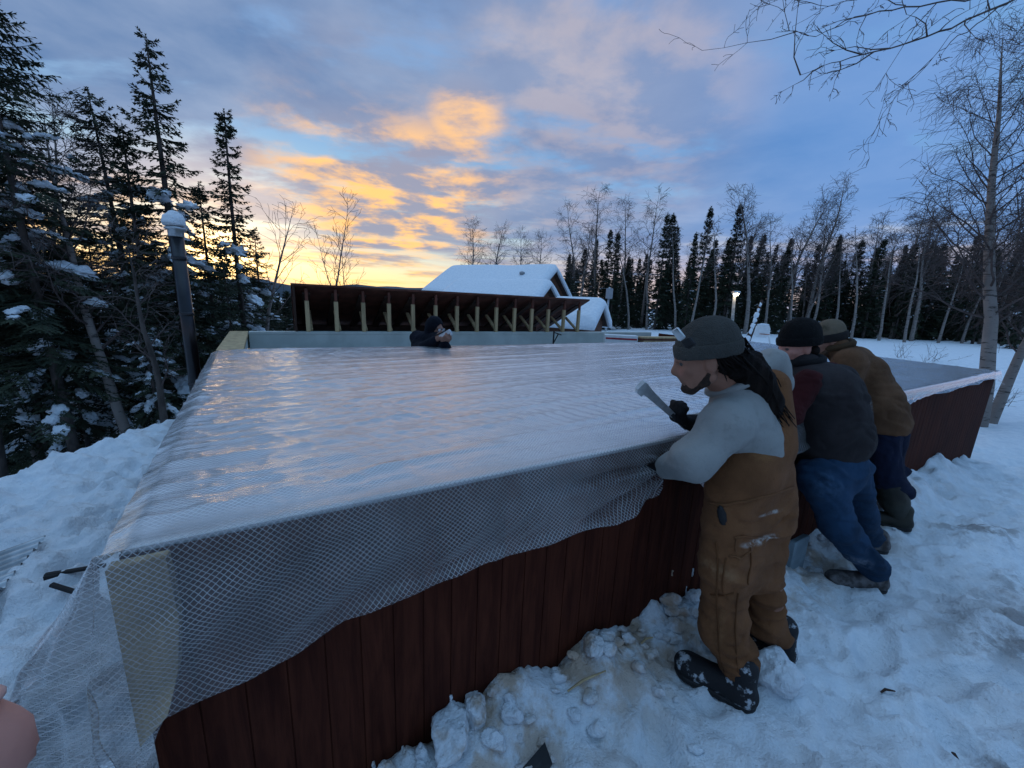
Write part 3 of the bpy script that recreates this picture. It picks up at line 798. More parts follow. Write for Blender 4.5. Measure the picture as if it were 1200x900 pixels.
M['house_wall'] = mat('brown_board', (.10, .045, .028), .8, .25, 4, stretch=(1, 1, 4), bump=.2)
M['fascia'] = mat('grey_fascia', (.30, .31, .33), .6, .1, 4, bump=0)
def house(name, label, apex, dirn, length, hw, drop, snow=.3, base=0.0, ov=.35, vents=()):
    """gable house; apex: near end of the ridge, dirn: along the ridge away from it"""
    apex = np.asarray(apex, float); u = nrm(np.array([dirn[0], dirn[1], 0])); n = np.array([u[1], -u[0], 0])
    if np.dot(n, apex[:2].tolist() + [0]) > 0: n = -n        # n faces the camera
    t = thing(name, (apex[0], apex[1], base), label, 'house')
    az = apex[2] - snow
    def q(a, b, z): p = apex + u * a + n * b; return np.array([p[0], p[1], z])
    sl = drop / hw; e = .25
    # walls with gables
    P = [q(a, b, z) for a in (ov, length - ov) for (b, z) in ((-hw + e, base - .4), (hw - e, base - .4), (hw - e, az - (hw - e) * sl - .06), (0, az - .06), (-hw + e, az - (hw - e) * sl - .06))]
    mb = MB(); mb.add(P, [(0, 1, 2, 3, 4), (9, 8, 7, 6, 5), (0, 5, 6, 1), (1, 6, 7, 2), (3, 2, 7, 8), (4, 3, 8, 9), (0, 4, 9, 5)]); obj('wall', mb, M['house_wall'], t)
    mb = MB()
    for sg in (-1, 1):
        P = [q(a, b, az - abs(b) * sl + dz) for dz in (-.05, .06) for a in (0, length) for b in (0, sg * hw)]
        mb.add(P, [(0, 1, 3, 2), (4, 6, 7, 5), (0, 4, 5, 1), (2, 3, 7, 6), (1, 5, 7, 3), (0, 2, 6, 4)])
    rf = obj('roof', mb, M['dark_wood'], t)
    for sg in (-1, 1):
        mb = MB(); mb.beam(q(-.03, 0, az + .0), q(-.03, sg * hw, az - hw * sl), .05, .2, (0, 0, 1)); obj('barge_board', mb, M['fascia'], rf)
    # rounded, slightly slumped blanket of snow
    na, nb_ = 40, 36; bs = np.linspace(-1, 1, nb_); As = np.linspace(-.12, length + .12, na)
    V = []
    for a in As:
        for b in bs:
            endr = min(1, (1 - abs(2 * (a + .12) / (length + .24) - 1)) * (length) / .5); r = (max(0, min(1, (1 - abs(b)) / .06))) ** .5 * max(endr, 0) ** .5
            bb = b * (hw + .14); z = az + .06 - math.sqrt(bb * bb + .09) * sl + .3 * sl + snow * (.10 + .9 * r) * (1 + .13 * float(vnoise(np.array(a * .6), np.array(b * 2.0), None, 7)))
            p = q(a, bb, z); V.append(p)
    V = np.array(V); i = np.arange(na * nb_).reshape(na, nb_); Fq = np.stack([i[:-1, :-1], i[1:, :-1], i[1:, 1:], i[:-1, 1:]], -1).reshape(-1, 4)
    B = V.copy(); B[:, 2] = [az + .02 - abs(b) * (hw + .14) * sl - .02 for a in As for b in bs]; o = len(V)
    F = Fq.tolist() + [[k + o for k in f[::-1]] for f in Fq.tolist()]
    rim = list(i[0, :]) + list(i[1:, -1]) + list(i[-1, -2::-1]) + list(i[-2:0:-1, 0])
    for k in range(len(rim)): a_, b_ = rim[k], rim[(k + 1) % len(rim)]; F.append([a_, b_, b_ + o, a_ + o])
    obj('snow_cover', (np.concatenate([V, B]), [tuple(map(int, f)) for f in F]), M['snow'], rf, True)
    for (a, b, h, r) in vents:
        p = q(a, b, az - abs(b) * sl + snow * .7); mb = MB(); mb.lathe(p, [(r, -.3), (r, h * .7), (r * 1.7, h * .72), (r * 1.7, h), (r * .5, h * 1.1)], 12); obj('roof_vent', mb, M['fascia'], rf, True)
    return t
def houses():
    A = aty(652, 311, 26.0); B = aty(548, 312, 29.3); d = (B - A); d[2] = 0
    house('log_house', 'big brown house with a deep snow covered gable roof behind the trusses', A, d, 8.3, 3.6, 2.1, .30, 0.0, vents=((1.7, 1.5, .42, .10), (4.6, 1.9, .10, .05), (6.3, 2.6, .08, .05)))
    A2 = aty(645, 329, 21.6)
    house('porch_house', 'lower snow capped gable in front of the big brown house', A2, d, 6.2, 1.75, 1.05, .24, 0.0)
    A3 = aty(707, 351, 16.0)
    house('wood_shed', 'small low shed with a thick rounded snow roof right of the houses', A3, d, 2.1, 1.15, .85, .24, -.2, ov=.2)
houses()

def lamp_post():
    p = aty(857, 398, 21.0); g = float(gz(p[0], p[1])); top = aty(861, 345, 21.0)
    t = thing('yard_lamp', (p[0], p[1], g), 'lit yard lamp on a tall grey pole at the edge of the wood', 'lamp post')
    mb = MB(); mb.tube([(p[0], p[1], g - .2), (top[0] - .02, top[1], top[2] + .1)], [.085, .07], 12); obj('pole', mb, mat('weathered_pole', (.36, .33, .30), .8), t, True)
    mb = MB(); mb.box((top[0] - .02, top[1] - .14, top[2] + .1), .17, .16, .06, bev=.03); obj('lamp_head', mb, M['steel'], t)
    m, tt, out = newmat('lamp_lens'); tt.set(out, 'Surface', tt.n('ShaderNodeEmission', Color=(1, .90, .70, 1), Strength=14))
    mb = MB(); mb.blob((top[0] - .02, top[1] - .16, top[2] + .02), .13, .13, .10, 2, .0, sub=2); obj('lens', mb, m, t, True)
lamp_post()

def hoop():
    c = aty(893, 388, 17.0); g = float(gz(c[0], c[1])); gx = aty(909, 405, 17.3)
    t = thing('basketball_hoop', (gx[0], gx[1], float(gz(gx[0], gx[1]))), 'small white basketball backboard on a curved pole in the snow', 'basketball hoop')
    mb = MB(); w, h = .34, .27
    out_ = [(-w, -h * .55), (-w * .6, -h), (w * .6, -h), (w, -h * .55), (w, h * .4), (w * .8, h * .9), (w * .45, h), (-w * .5, h), (-w * .85, h * .8)]
    P = [c + np.array([a, dy, b]) for dy in (-.02, .02) for a, b in out_]; n = len(out_)
    mb.add(P, [tuple(range(n)), tuple(range(2 * n - 1, n - 1, -1))] + [(i, i + n, (i + 1) % n + n, (i + 1) % n) for i in range(n)]); obj('backboard', mb, M['white_paint'], t)
    mb = MB(); mb.tube([c + np.array([.05, .05, .0]), c + np.array([.28, .12, .03]), c + np.array([.45, .2, -.08]), c + np.array([.58, .3, -.4]), (gx[0], gx[1], float(gz(gx[0], gx[1])) - .1)], .035, 8); obj('pole', mb, M['white_paint'], t, True)
    mb = MB(); rr = [c + np.array([.19 * math.sin(a), -.22 - .19 * math.cos(a), -.12]) for a in np.linspace(0, 2 * math.pi, 17)]; mb.tube(rr, .010, 5, False); obj('rim', mb, mat('rim_orange', (.35, .09, .03), .5), t, True)
    mb = MB(); mb.blob(c + np.array([0, 0, h]), w * .8, .06, .06, 3, .2, flat=.3); obj('snow_cap', mb, M['snow'], t, True)
hoop()

def small_things():
    # leaning snowy trunk
    a = aty(873, 402, 18.5); b = aty(893, 352, 19.5); a = g3(a[0], a[1], -.1)
    t = thing('fallen_birch', a, 'leaning broken birch trunk plastered with snow between lamp and hoop', 'fallen tree')
    mb = MB(); mb.tube([a, (a * .5 + b * .5) + np.array([.05, 0, .05]), b], [.14, .11, .06], 9); obj('trunk', mb, M['dark_wood'], t, True)
    mb = MB(); rs = random.Random(8)
    for k in range(9):
        f = (k + .3 * rs.random()) / 9; q = a * (1 - f) + b * f + np.array([-.05, -.09, .06]); r = (.13 - .07 * f) * rs.uniform(.7, 1.2)
        mb.blob(q, r, r * .9, r * 1.7, 40 + k, .5, (nrm(np.cross(b - a, (0, 1, 0))), (0, 1, 0), nrm(b - a)), 2)
    obj('snow_cover', mb, M['snow'], t, True)
    # service box on its post
    p = aty(714, 344, 19.0); g = float(gz(p[0], p[1]))
    t = thing('utility_box', (p[0], p[1], g), 'pale utility box on a slim post right of the low shed', 'utility box')
    mb = MB(); mb.box(p, .15, .10, .24, bev=.02); obj('box', mb, M['fascia'], t)
    mb = MB(); mb.tube([(p[0], p[1] + .05, g - .2), (p[0], p[1] + .05, p[2] + .3)], .05, 8); obj('post', mb, M['steel'], t, True)
    # wrapped boards past the end of the back wall
    a = at(708, 397, T - .08); b = at(746, 399, T - .08)
    t = thing('board_bundle', (a + b) / 2, 'bundle of pale boards with a red printed stripe at the end of the back wall', 'board bundle')
    u = nrm(b - a); n = np.array([-u[1], u[0], 0]); L = np.linalg.norm(b - a) / 2
    mb = MB(); mb.box((a + b) / 2, L, .12, .10, (u, n, Z), .006); obj('boards', mb, M['white_paint'], t)
    mb = MB(); mb.box((a + b) / 2 - n * .1225 + Z * .025, L * .95, .001, .018, (u, n, Z)); obj('stripe', mb, mat('red_print', (.35, .03, .04), .5), t)
    for sg in (-.5, .55):
        mb = MB(); mb.box((a + b) / 2 + u * L * sg - Z * .62, .05, .09, .52, (u, n, Z), .004); obj('trestle_leg', mb, M['pale_wood'], t)
    a = at(748, 398, T - .06); b = at(800, 398.5, T - .06); u = nrm(b - a); n = np.array([-u[1], u[0], 0]); L = np.linalg.norm(b - a) / 2
    t = thing('plank_stack', (a + b) / 2, 'stack of brown planks lying right of the striped board bundle', 'planks')
    for k in range(4):
        mb = MB(); mb.box((a + b) / 2 + Z * (-.06 + k * .036) + u * (.03 * (k % 2)), L, .13, .0165, (u, n, Z), .003); obj('plank', mb, M['pale_wood'] if k % 2 else M['red_brown'], t)
    for sg in (-.6, .6):
        mb = MB(); mb.box((a + b) / 2 + u * L * sg - Z * .60, .05, .09, .52, (u, n, Z), .004); obj('trestle_leg', mb, M['pale_wood'], t)
    # black bracket clamped on the back wall
    c = at(648, 391, T + .012)
    t = thing('wall_bracket', c, 'black metal bracket hooked over the pale back wall of the bay', 'bracket')
    mb = MB(); p0 = c + NB * .03 + Z * .05; mb.beam(p0, p0 - Z * .30, .03, .02); mb.beam(p0 + Z * -.02, p0 + UB * .16 + NB * .04 - Z * .07, .03, .02, bev=.002); obj('arm', mb, M['black'], t)
    mb = MB(); mb.beam(p0 + UB * .10 + NB * .02 - Z * .045, p0 - Z * .25, .02, .016); obj('strut', mb, M['black'], t)
    # corrugated steel sheet on the snow at the left
    c0 = at(54, 628, .06); e1 = nrm(at(0, 648, .06) - c0); e2 = nrm(at(-4, 697, .06) - c0)
    nx, ny = 90, 20; P = []; F = []
    L1, L2 = 1.9, .78
    for i in range(nx):
        for j in range(ny):
            f2 = i / (nx - 1); f1 = j / (ny - 1)
            p = c0 + e2 * L2 * f2 + e1 * L1 * f1; ph = f2 * L2 / .076
            P.append(p + Z * (.014 * math.sin(2 * math.pi * ph) + .02 * f1 * (1 - f1)))
    o = len(P); P += [p - Z * .003 for p in P]
    for i in range(nx - 1):
        for j in range(ny - 1):
            a_ = i * ny + j; F += [(a_, a_ + 1, a_ + ny + 1, a_ + ny), (o + a_ + ny, o + a_ + ny + 1, o + a_ + 1, o + a_)]
    ob = obj('corrugated_sheet', (np.array(P), F), mat('galvanised', (.33, .36, .38), .45, .3, 6, metal=.6, bump=.1), smooth=True, origin=c0); tag(ob, 'corrugated grey steel roofing sheet lying on the snow at the left', 'metal sheet')
    # black bars poking out of the snow
    def bar(p, q, lab, foot):
        P0, P1 = at(*p, .05), at(*q, .09); P0 = g3(P0[0], P0[1], .05); P1 = g3(P1[0], P1[1], .07); t = thing('black_bar', P0, lab, 'metal bar')
        mb = MB(); mb.beam(P0, P1, .022, .018, bev=.003); obj('bar', mb, M['black'], t)
        if foot:
            mb = MB(); mb.box(P0 + nrm(P1 - P0) * .03 - Z * .03, .03, .02, .035, (nrm(P1 - P0), np.cross(Z, nrm(P1 - P0)), Z), .004); obj('end_block', mb, M['black'], t)
    bar((56, 690), (125, 668), 'longer black metal bar with a square foot poking from the snow', True)
    bar((64, 704), (88, 695), 'short black metal bar lying flat in the snow', False)
    # foam offcut leaning on the wall behind the man in overalls
    s0 = 3.15; mb = MB(); mb.box(wp(s0, .10, .11), .09, .022, .13, (U, nrm(N + Z * .25), Z), .006)
    tag(obj('foam_block', mb, mat('blue_grey_foam', (.20, .27, .31), .8, .15, 8), origin=wp(s0, .1, 0)), 'blue grey foam offcut leaning on the red wall behind the brown overalls', 'foam block')
    # black strip at the lower edge, splinters and twigs
    c = at(626, 888, .05); u = nrm(at(640, 874, .05) - at(612, 900, .05)); mb = MB(); P = [c - u * .07 + Z * .0, c + u * .05 + Z * .03, c + u * .02 + np.array([.05, -.02, -.01]), c - u * .08 + np.array([.07, -.02, -.02])]
    mb.add([p for p in P] + [p - Z * .008 for p in P], [(0, 1, 2, 3), (7, 6, 5, 4), (0, 4, 5, 1), (1, 5, 6, 2), (2, 6, 7, 3), (3, 7, 4, 0)])
    tag(obj('rubber_scrap', mb, M['black'], origin=c), 'black rubber scrap on the snow at the lower edge of the picture', 'scrap')
    rng = random.Random(9)
    for (p, q, lab) in (((663, 833), (706, 822), 'pale brown wood splinter on the snow below the red wall'), ((748, 780), (762, 768), 'short wood splinter beside the snow clods near the boot'),
                        ((1030, 819), (1046, 820), 'thin dark twig in the middle of the trampled snow'), ((1112, 893), (1122, 899), 'stubby brown twig at the lower right edge')):
        a = at(*p, 0); b = at(*q, 0); a = g3(a[0], a[1], .012); b = g3(b[0], b[1], .016); mb = MB()
        mb.tube([a, a * .6 + b * .4 + np.array([0, .006, .006]), b], [.004, .006, .003], 5); tag(obj('wood_splinter', mb, M['pale_wood'] if 'wood splinter' in lab else M['dark_wood'], origin=a), lab, 'twig')
small_things()

def clods():
    rng = random.Random(12)
    big = [(907, 805, .085, 'pale rounded snow block beside the boot of the man in overalls'), (528, 884, .085, 'largest snow clod at the foot of the wall, lower edge'),
           (556, 858, .05, 'grey snow clod leaning on the big one by the wall'), (578, 886, .035, 'egg shaped snow clod right of the largest clod'),
           (627, 792, .05, 'upright snow clod against the red wall'), (690, 788, .05, 'tall snow clod with a hollow face near the wall'), (652, 770, .032, 'angular snow clod on top of the bank by the wall'),
           (738, 738, .045, 'snow clod on the bank below the gloved hand')]
    for k, (u, v, r, lab) in enumerate(big):
        p = at(u, v, .04); p = g3(p[0], p[1], r * .55); mb = MB()
        mb.chunk(p, r * rng.uniform(1.0, 1.35), r * rng.uniform(.85, 1.1), r * rng.uniform(.8, 1.1), k + 3, 4, ax=[(math.cos(k), math.sin(k), .2), (-math.sin(k), math.cos(k), .1), (.1, -.2, 1)])
        tag(obj('snow_clod', mb, M['snow'], smooth=True, origin=p), lab, 'snow clod', 'snow clods by the wall')
    for k in range(90):
        s = rng.uniform(.4, 2.3) if k < 74 else rng.uniform(2.3, 6); d = abs(rng.gauss(.08, .14)) + .02; p = wp(s, d); r = rng.choice((.014, .018, .024, .03, .045))
        p = g3(p[0], p[1], r * .4); mb = MB()
        mb.chunk(p, r * rng.uniform(.9, 1.6), r * rng.uniform(.7, 1.2), r * rng.uniform(.6, 1.1), k + 30, 3)
        tag(obj('snow_lump', mb, M['snow'], smooth=True, origin=p), 'small lump of broken snow scattered along the foot of the red wall', 'snow lump', 'small snow lumps along the wall')
clods()
# ------------------------------------------------------------------ trees
M['needles'] = mat('spruce_needles', (.022, .032, .020), .8, .5, 2.5, col2=(.045, .055, .030), bump=0)
M['bark'] = mat('spruce_bark', (.075, .062, .055), .9, .4, 9, stretch=(1, 1, .4), bump=.5)
M['twig'] = mat('bare_twigs', (.085, .065, .060), .85, .3, 4, bump=0)
def birch_bark():
    m, t, out = newmat('birch_bark')
    g = t.n('ShaderNodeTexCoord').outputs['Object']
    n = t.noise(t.scalev(g, (3, 3, 14)), 1.5, 5, .7); n2 = t.noise(g, 3, 5, .6)
    col = t.mix(t.ss(n, .54, .62), t.mix(n2, (.17, .14, .125), (.30, .265, .24)), (.06, .05, .045))
    b = t.n('ShaderNodeBsdfPrincipled', Base_Color=col, Roughness=.85, Normal=t.n('ShaderNodeBump', Height=n2, Strength=.4, Distance=.02).outputs[0]); t.set(out, 'Surface', b); return m
M['birch'] = birch_bark()

def spruce_mesh(seed, H, Rm, tr, start=.08, dz=.2, step=.06, width=.035, nsnow=0, per=4.5, twl=.07, pw=.8):
    rng = random.Random(seed); tk = MB(); cr = MB(); sn = MB()
    bend = [rng.uniform(-.02, .02) * H, rng.uniform(-.02, .02) * H]
    def ax(z): f = z / H; return np.array([bend[0] * math.sin(f * 3), bend[1] * math.sin(f * 2.4), z])
    tk.tube([ax(H * i / 14) - np.array([0, 0, .3 if i == 0 else 0]) for i in range(15)], [tr * (1 - i / 14) ** .8 + .006 for i in range(15)], 8)
    z = H * start; a0 = 0.0; cand = []
    while z < H * .985:
        f = z / H; n = int(per * (.7 + .6 * rng.random()))
        for _ in range(n):
            a0 += 2.4 + rng.uniform(-.5, .5)
            if f < .25 and rng.random() < .35: continue
            L = (Rm * (1 - f) ** pw) * rng.uniform(.55, 1.15) * (.75 + .25 * min(1, f / .15)) + .06
            el = R(-34 + 60 * f ** 1.3 + rng.uniform(-12, 12)); p = ax(z + rng.uniform(-.5, .5) * dz)
            h = np.array([math.cos(a0), math.sin(a0), 0]); side = np.array([-h[1], h[0], 0])
            pts = [p]; m = 6
            for k in range(m):
                e2 = el - R(10) * math.sin(k / m * 3.1) + R(26) * (k / m) ** 2
                pts.append(pts[-1] + (h * math.cos(e2) + Z * math.sin(e2) + side * .05 * rng.uniform(-1, 1)) * L / m)
            cr.tube(pts, [.011 * (1 - k / m) * min(1.5, L) + .003 for k in range(m + 1)], 3, False)
            cand.append((pts, L, h, side, f))
            nt = max(3, int(L / twl))
            for k in range(nt):
                t = (k + .5) / nt
                if t < .18 and L > .5: continue
                for sg in (-1, 1):
                    if rng.random() < .12: continue
                    q = t * m; i = min(int(q), m - 1); b = pts[i] + (pts[i + 1] - pts[i]) * (q - i)
                    l = (.34 * L * (1 - t) ** .7 + .07) * rng.uniform(.6, 1.2)
                    d = nrm(h * .75 + side * sg * rng.uniform(.5, .9) + Z * rng.uniform(-.5, .05))
                    spray(cr, b, d, l, step, width, rng)
            spray(cr, pts[-2], nrm(pts[-1] - pts[-2]), L / m + .06, step, width, rng)
        z += dz * (.6 + .8 * rng.random()) * (1 - .45 * f)
    spray(cr, ax(H * .97), Z, H * .04, step, width * .8, rng)
    if nsnow:
        cand = [c for c in cand if c[1] > .4 and c[4] < .80]; rng.shuffle(cand)
        for k, (pts, L, h, side, f) in enumerate(cand[:nsnow]):
            i = rng.choice((2, 3, 4)); d = nrm(pts[i + 1] - pts[i - 1]); s = min(.17, .12 * L + .05) * rng.uniform(.45, 1.35)
            up = nrm(np.cross(d, side)); up = up if up[2] > 0 else -up
            for e in (-1, 0, 1): sn.blob(pts[i] + up * (.02 - .012 * abs(e)) + d * e * s * rng.uniform(.7, 1.2) + side * s * rng.uniform(-.35, .35) - Z * .02 * max(0, e), s * rng.uniform(.45, .85), s * rng.uniform(.35, .6), s * rng.uniform(.28, .5), seed * 5 + k + e, .5, (d, nrm(np.cross(up, d)), up), 2, .6, 2.0)
            if rng.random() < .35: sn.blob(pts[i] + up * .025, s * rng.uniform(.7, 1.6), s * rng.uniform(.5, .9), s * rng.uniform(.4, .75), seed * 3 + k, .6, (d, nrm(np.cross(up, d)), up), 3, .6, 2.3)
    return tk, cr, sn

def spray(cr, b, d, l, step, width, rng):
    n = max(2, int(l / step)); sd = np.cross(d, Z); sd = nrm(sd) if np.linalg.norm(sd) > .05 else np.array([1., 0, 0]); up = np.cross(sd, d)
    roll = rng.uniform(-.6, .6); x = sd * math.cos(roll) + up * math.sin(roll); y = np.cross(d, x)
    V = []; F = []
    for k in range(n):
        p0 = b + d * (l * k / n) - Z * (.10 * l * (k / n) ** 2); p1 = b + d * (l * (k + 1.15) / n) - Z * (.10 * l * ((k + 1) / n) ** 2); w = width * (1 - .55 * k / n)
        for v in (x, -x) if k % 2 else (x, -x, y):
            o = len(V); V += [p0, p1, p1 + v * w * rng.uniform(.7, 1.2) + d * w * .5]; F.append((o, o + 1, o + 2))
    cr.add(V, F)

def birch_mesh(seed, H, tr, spread=.35, levels=3, lean=(0, 0), fork=None, minr=.003, nb=26, start=.25, droop=.5, sub=7, twig_len=1.0, brk=.42):
    rng = random.Random(seed); tk = MB(); cr = MB()
    def grow(p, d, L, r, lev, m, sides, mb):
        pts = [p]; rad = [r]
        for k in range(m):
            d = nrm(d + rdir(rng) * (.10 if lev == 0 else .17) * (1 if lev else .5) + Z * (.06 if lev < 2 else -droop * .22))
            pts.append(pts[-1] + d * L / m); rad.append(max(minr, r * (1 - (k + 1) / m) ** .8))
        mb.tube(pts, rad, sides, lev == 0); return pts, rad
    def at_(pts, t):
        q = t * (len(pts) - 1); i = min(int(q), len(pts) - 2); return pts[i] + (pts[i + 1] - pts[i]) * (q - i), nrm(pts[i + 1] - pts[i])
    d0 = nrm(np.array([lean[0], lean[1], 1.0]))
    stems = [(np.array([0, 0, -.3]), d0, H, tr)]
    if fork: stems.append((np.array([fork[0], fork[1], -.3]), nrm(np.array([fork[2], fork[3], 1.0])), H * fork[4], tr * .75))
    for (p, d, HH, r) in stems:
        pts, rad = grow(p, d, HH, r, 0, 12, 9, tk)
        for k in range(nb):
            t = start + (1 - start) * ((k + rng.random()) / nb) ** .85
            if t > .985: continue
            b, dd = at_(pts, t); a = k * 2.4 + rng.uniform(-.5, .5)
            h = np.array([math.cos(a), math.sin(a), 0]); L = HH * spread * (1 - t) ** .6 * rng.uniform(.6, 1.1) + .25 * twig_len
            br = max(minr * 1.5, r * (1 - t) ** .8 * brk)
            p1, r1 = grow(b, nrm(h * rng.uniform(.6, .95) + Z * rng.uniform(.45, 1.0)), L, br, 1, 7, 4, cr)
            if levels < 2: continue
            n2 = max(4, int(sub * (.5 + L / (HH * spread))))
            for j in range(n2):
                t2 = .2 + .8 * (j + rng.random()) / n2; t2 = min(t2, .97); b2, d2 = at_(p1, t2); sdn = nrm(np.cross(d2, rdir(rng)))
                L2 = L * .42 * (1 - t2 * .6) * rng.uniform(.5, 1.1) + .12 * twig_len
                p2, r2 = grow(b2, nrm(d2 * .8 + sdn * .8 + Z * .1), L2, max(minr, br * .35), 2, 4, 3, cr)
                if levels < 3: continue
                n3 = max(2, int(3 + L2 / (.16 * twig_len)))
                for i in range(n3):
                    t3 = (i + rng.random()) / n3; b3, d3 = at_(p2, min(.98, t3)); sd3 = nrm(np.cross(d3, rdir(rng)))
                    grow(b3, nrm(d3 * .8 + sd3 * .75 - Z * .15), (.10 + .22 * rng.random()) * twig_len * (1.2 - t3 * .4), minr, 3, 2, 3, cr)
    return tk, cr

GR_SPR_L = 'spruces in the wood at the left'
def make_spruce(name, loc, label, group, args, snow=True, rot=0.0):
    tk, cr, sn = spruce_mesh(*args[:4], **args[4])
    t = thing(name, (0, 0, 0), label, 'tree', group)
    obj('trunk', tk, M['bark'], t, True); obj('crown', cr, M['needles'], t)
    if sn.v: obj('snow_clumps', sn, M['snow'], t, True)
    t.location = tuple(loc); t.rotation_euler = (0, 0, rot); return t

def make_birch(name, loc, label, group, kw, rot=0.0, bark=None):
    tk, cr = birch_mesh(**kw); t = thing(name, (0, 0, 0), label, 'tree', group)
    obj('trunk', tk, bark or M['birch'], t, True); obj('branches', cr, M['twig'], t)
    t.location = tuple(loc); t.rotation_euler = (0, 0, rot); return t

def place(u, Y, dz=0.0):
    p = aty(u, 400, Y); return g3(p[0], p[1], dz)
def hfor(u, vtop, Y, base):
    return aty(u, vtop, Y)[2] - base

def left_wood():
    # three patterns, each kept for the tree it was made for and copied for the others
    kwn = dict(dz=.185, step=.045, width=.038, per=4.9, twl=.065)
    A = make_spruce('spruce_tree', (0, 0, 0), 'tall slender spruce with a dark pointed crown behind the stove pipe', GR_SPR_L, (11, 6.6, 1.25, .085, dict(kwn, start=.10, nsnow=26, pw=.75)))
    B = make_spruce('spruce_tree', (0, 0, 0), 'big spruce with a bare leaning lower trunk at the edge of the snow', GR_SPR_L, (23, 7.2, 1.55, .075, dict(kwn, start=.22, nsnow=40, pw=.6)))
    Cc = make_spruce('spruce_tree', (0, 0, 0), 'thin young spruce with a spiky tip left of the trusses', GR_SPR_L, (37, 5.0, .95, .05, dict(kwn, start=.06, nsnow=30, pw=1.05)))
    protoH = {0: 6.6, 1: 7.2, 2: 5.0}; protos = [A, B, Cc]
    spec = [(0, 218, 45, 7.0, .9, 'tall slender spruce with a dark pointed crown behind the stove pipe'),
            (1, 62, -30, 5.2, .35, 'big spruce with a bare lower trunk at the edge of the snow, overtopping the picture'),
            (2, 290, 130, 8.2, .8, 'thin young spruce with a spiky tip left of the trusses'),
            (2, 186, 148, 6.8, 1, 'small spruce close on the left of the tallest pointed one'),
            (1, 150, 105, 7.4, 1, 'broad drooping spruce behind the bare birch'),
            (0, 20, 60, 7.0, 1, 'dense spruce at the left border behind the big leaning one'),
            (1, 18, -70, 6.0, 1, 'towering dark spruce filling the upper left corner'),
            (1, -40, 20, 4.9, 1, 'spruce half outside the left border with heavy drooping branches'),
            (0, 100, 200, 8.6, 1, 'shorter dark spruce deep in the wood left of the birch'),
            (2, 252, 215, 7.6, 1, 'low snowy spruce just right of the stove pipe'),
            (2, 128, 270, 6.2, 1, 'stunted snow laden spruce under the broad one'),
            (2, 30, 260, 5.7, 1, 'bushy young spruce low at the left border'),
            (0, 310, 268, 9.8, 1, 'bushy little spruce right beside the end of the trusses'),
            (2, 80, 290, 5.5, 1, 'short snowy spruce standing by the foot of the big trunk'),
            (2, 175, 300, 5.8, 1, 'short spruce with snowy skirts at the rim of the snow shelf'),
            (2, 270, 290, 7.0, 1, 'snow hung little spruce behind the corner of the bay')]
    used = set()
    for k, (pi, u, v, Y, thin, lab) in enumerate(spec):
        p = place(u, Y, -.05); H = hfor(u, v, Y, p[2]); s = H / protoH[pi]; r_ = k * 1.7 + .4
        if pi not in used:
            o = protos[pi]; used.add(pi); o.location = tuple(p); o.rotation_euler = (0, 0, r_); o.scale = (s, s, s); o['label'] = lab
        else: dup(protos[pi], p, r_, (s * thin, s * thin, s) , lab, GR_SPR_L)
    rng = random.Random(4)
    for k in range(32):
        Y = rng.uniform(8, 20); u = rng.uniform(-160, 318); p = place(u, Y, -.1); v = rng.uniform(305, 338) if u > 225 else rng.uniform(255, 335)
        H = max(2.2, hfor(u, v, Y, p[2])); pi = rng.randrange(3); s = H / protoH[pi]
        dup(protos[pi], p, rng.uniform(0, 6), (s * rng.uniform(1, 1.3),) * 2 + (s,), 'dark spruce standing deeper in the wood on the left', 'deeper spruces on the left')
    # bare birches among them
    b = place(135, 5.6); H = hfor(140, 95, 5.6, b[2])
    make_birch('birch_tree', b, 'bare birch with a fine lacy crown among the left spruces', 'birches at the left', dict(seed=5, H=H, tr=.075, spread=.30, lean=(.02, 0), nb=30, start=.35, minr=.0028))
    b = place(40, 6.4); H = hfor(20, 40, 6.4, b[2])
    make_birch('birch_tree', b, 'bare birch behind the big spruce at the left border', 'birches at the left', dict(seed=8, H=H, tr=.07, spread=.3, nb=30, start=.3, minr=.003, lean=(-.1, 0)))
    b = place(175, 5.0); H = hfor(190, 240, 5.0, b[2])
    make_birch('birch_tree', b, 'bare dead sapling in front of the spruces near the pipe', 'birches at the left', dict(seed=18, H=H, tr=.05, spread=.22, nb=14, start=.3, minr=.003, levels=2), bark=M['bark'])
    b = place(300, 9.0); H = hfor(320, 215, 9.0, b[2])
    make_birch('birch_tree', b, 'spindly bare birch leaning right beside the thin spiky spruce', 'birches at the left', dict(seed=28, H=H, tr=.06, spread=.45, nb=20, start=.3, minr=.0035, lean=(.12, 0), levels=2))
    # whips behind the trusses
    b = place(385, 14); H = hfor(388, 212, 14, b[2])
    make_birch('birch_tree', b, 'tall bare whip with upright twigs behind the left half of the trusses', 'birches at the left', dict(seed=31, H=H, tr=.05, spread=.30, nb=22, start=.25, minr=.005, fork=(.6, .1, .06, 0, .8), levels=2, sub=4, droop=-.3))
    b = place(410, 15); H = hfor(410, 262, 15, b[2])
    make_birch('birch_tree', b, 'smaller bare whip just right of the tall one', 'birches at the left', dict(seed=33, H=H, tr=.04, spread=.32, nb=16, start=.25, minr=.005, levels=2, sub=4, droop=-.3))
left_wood()

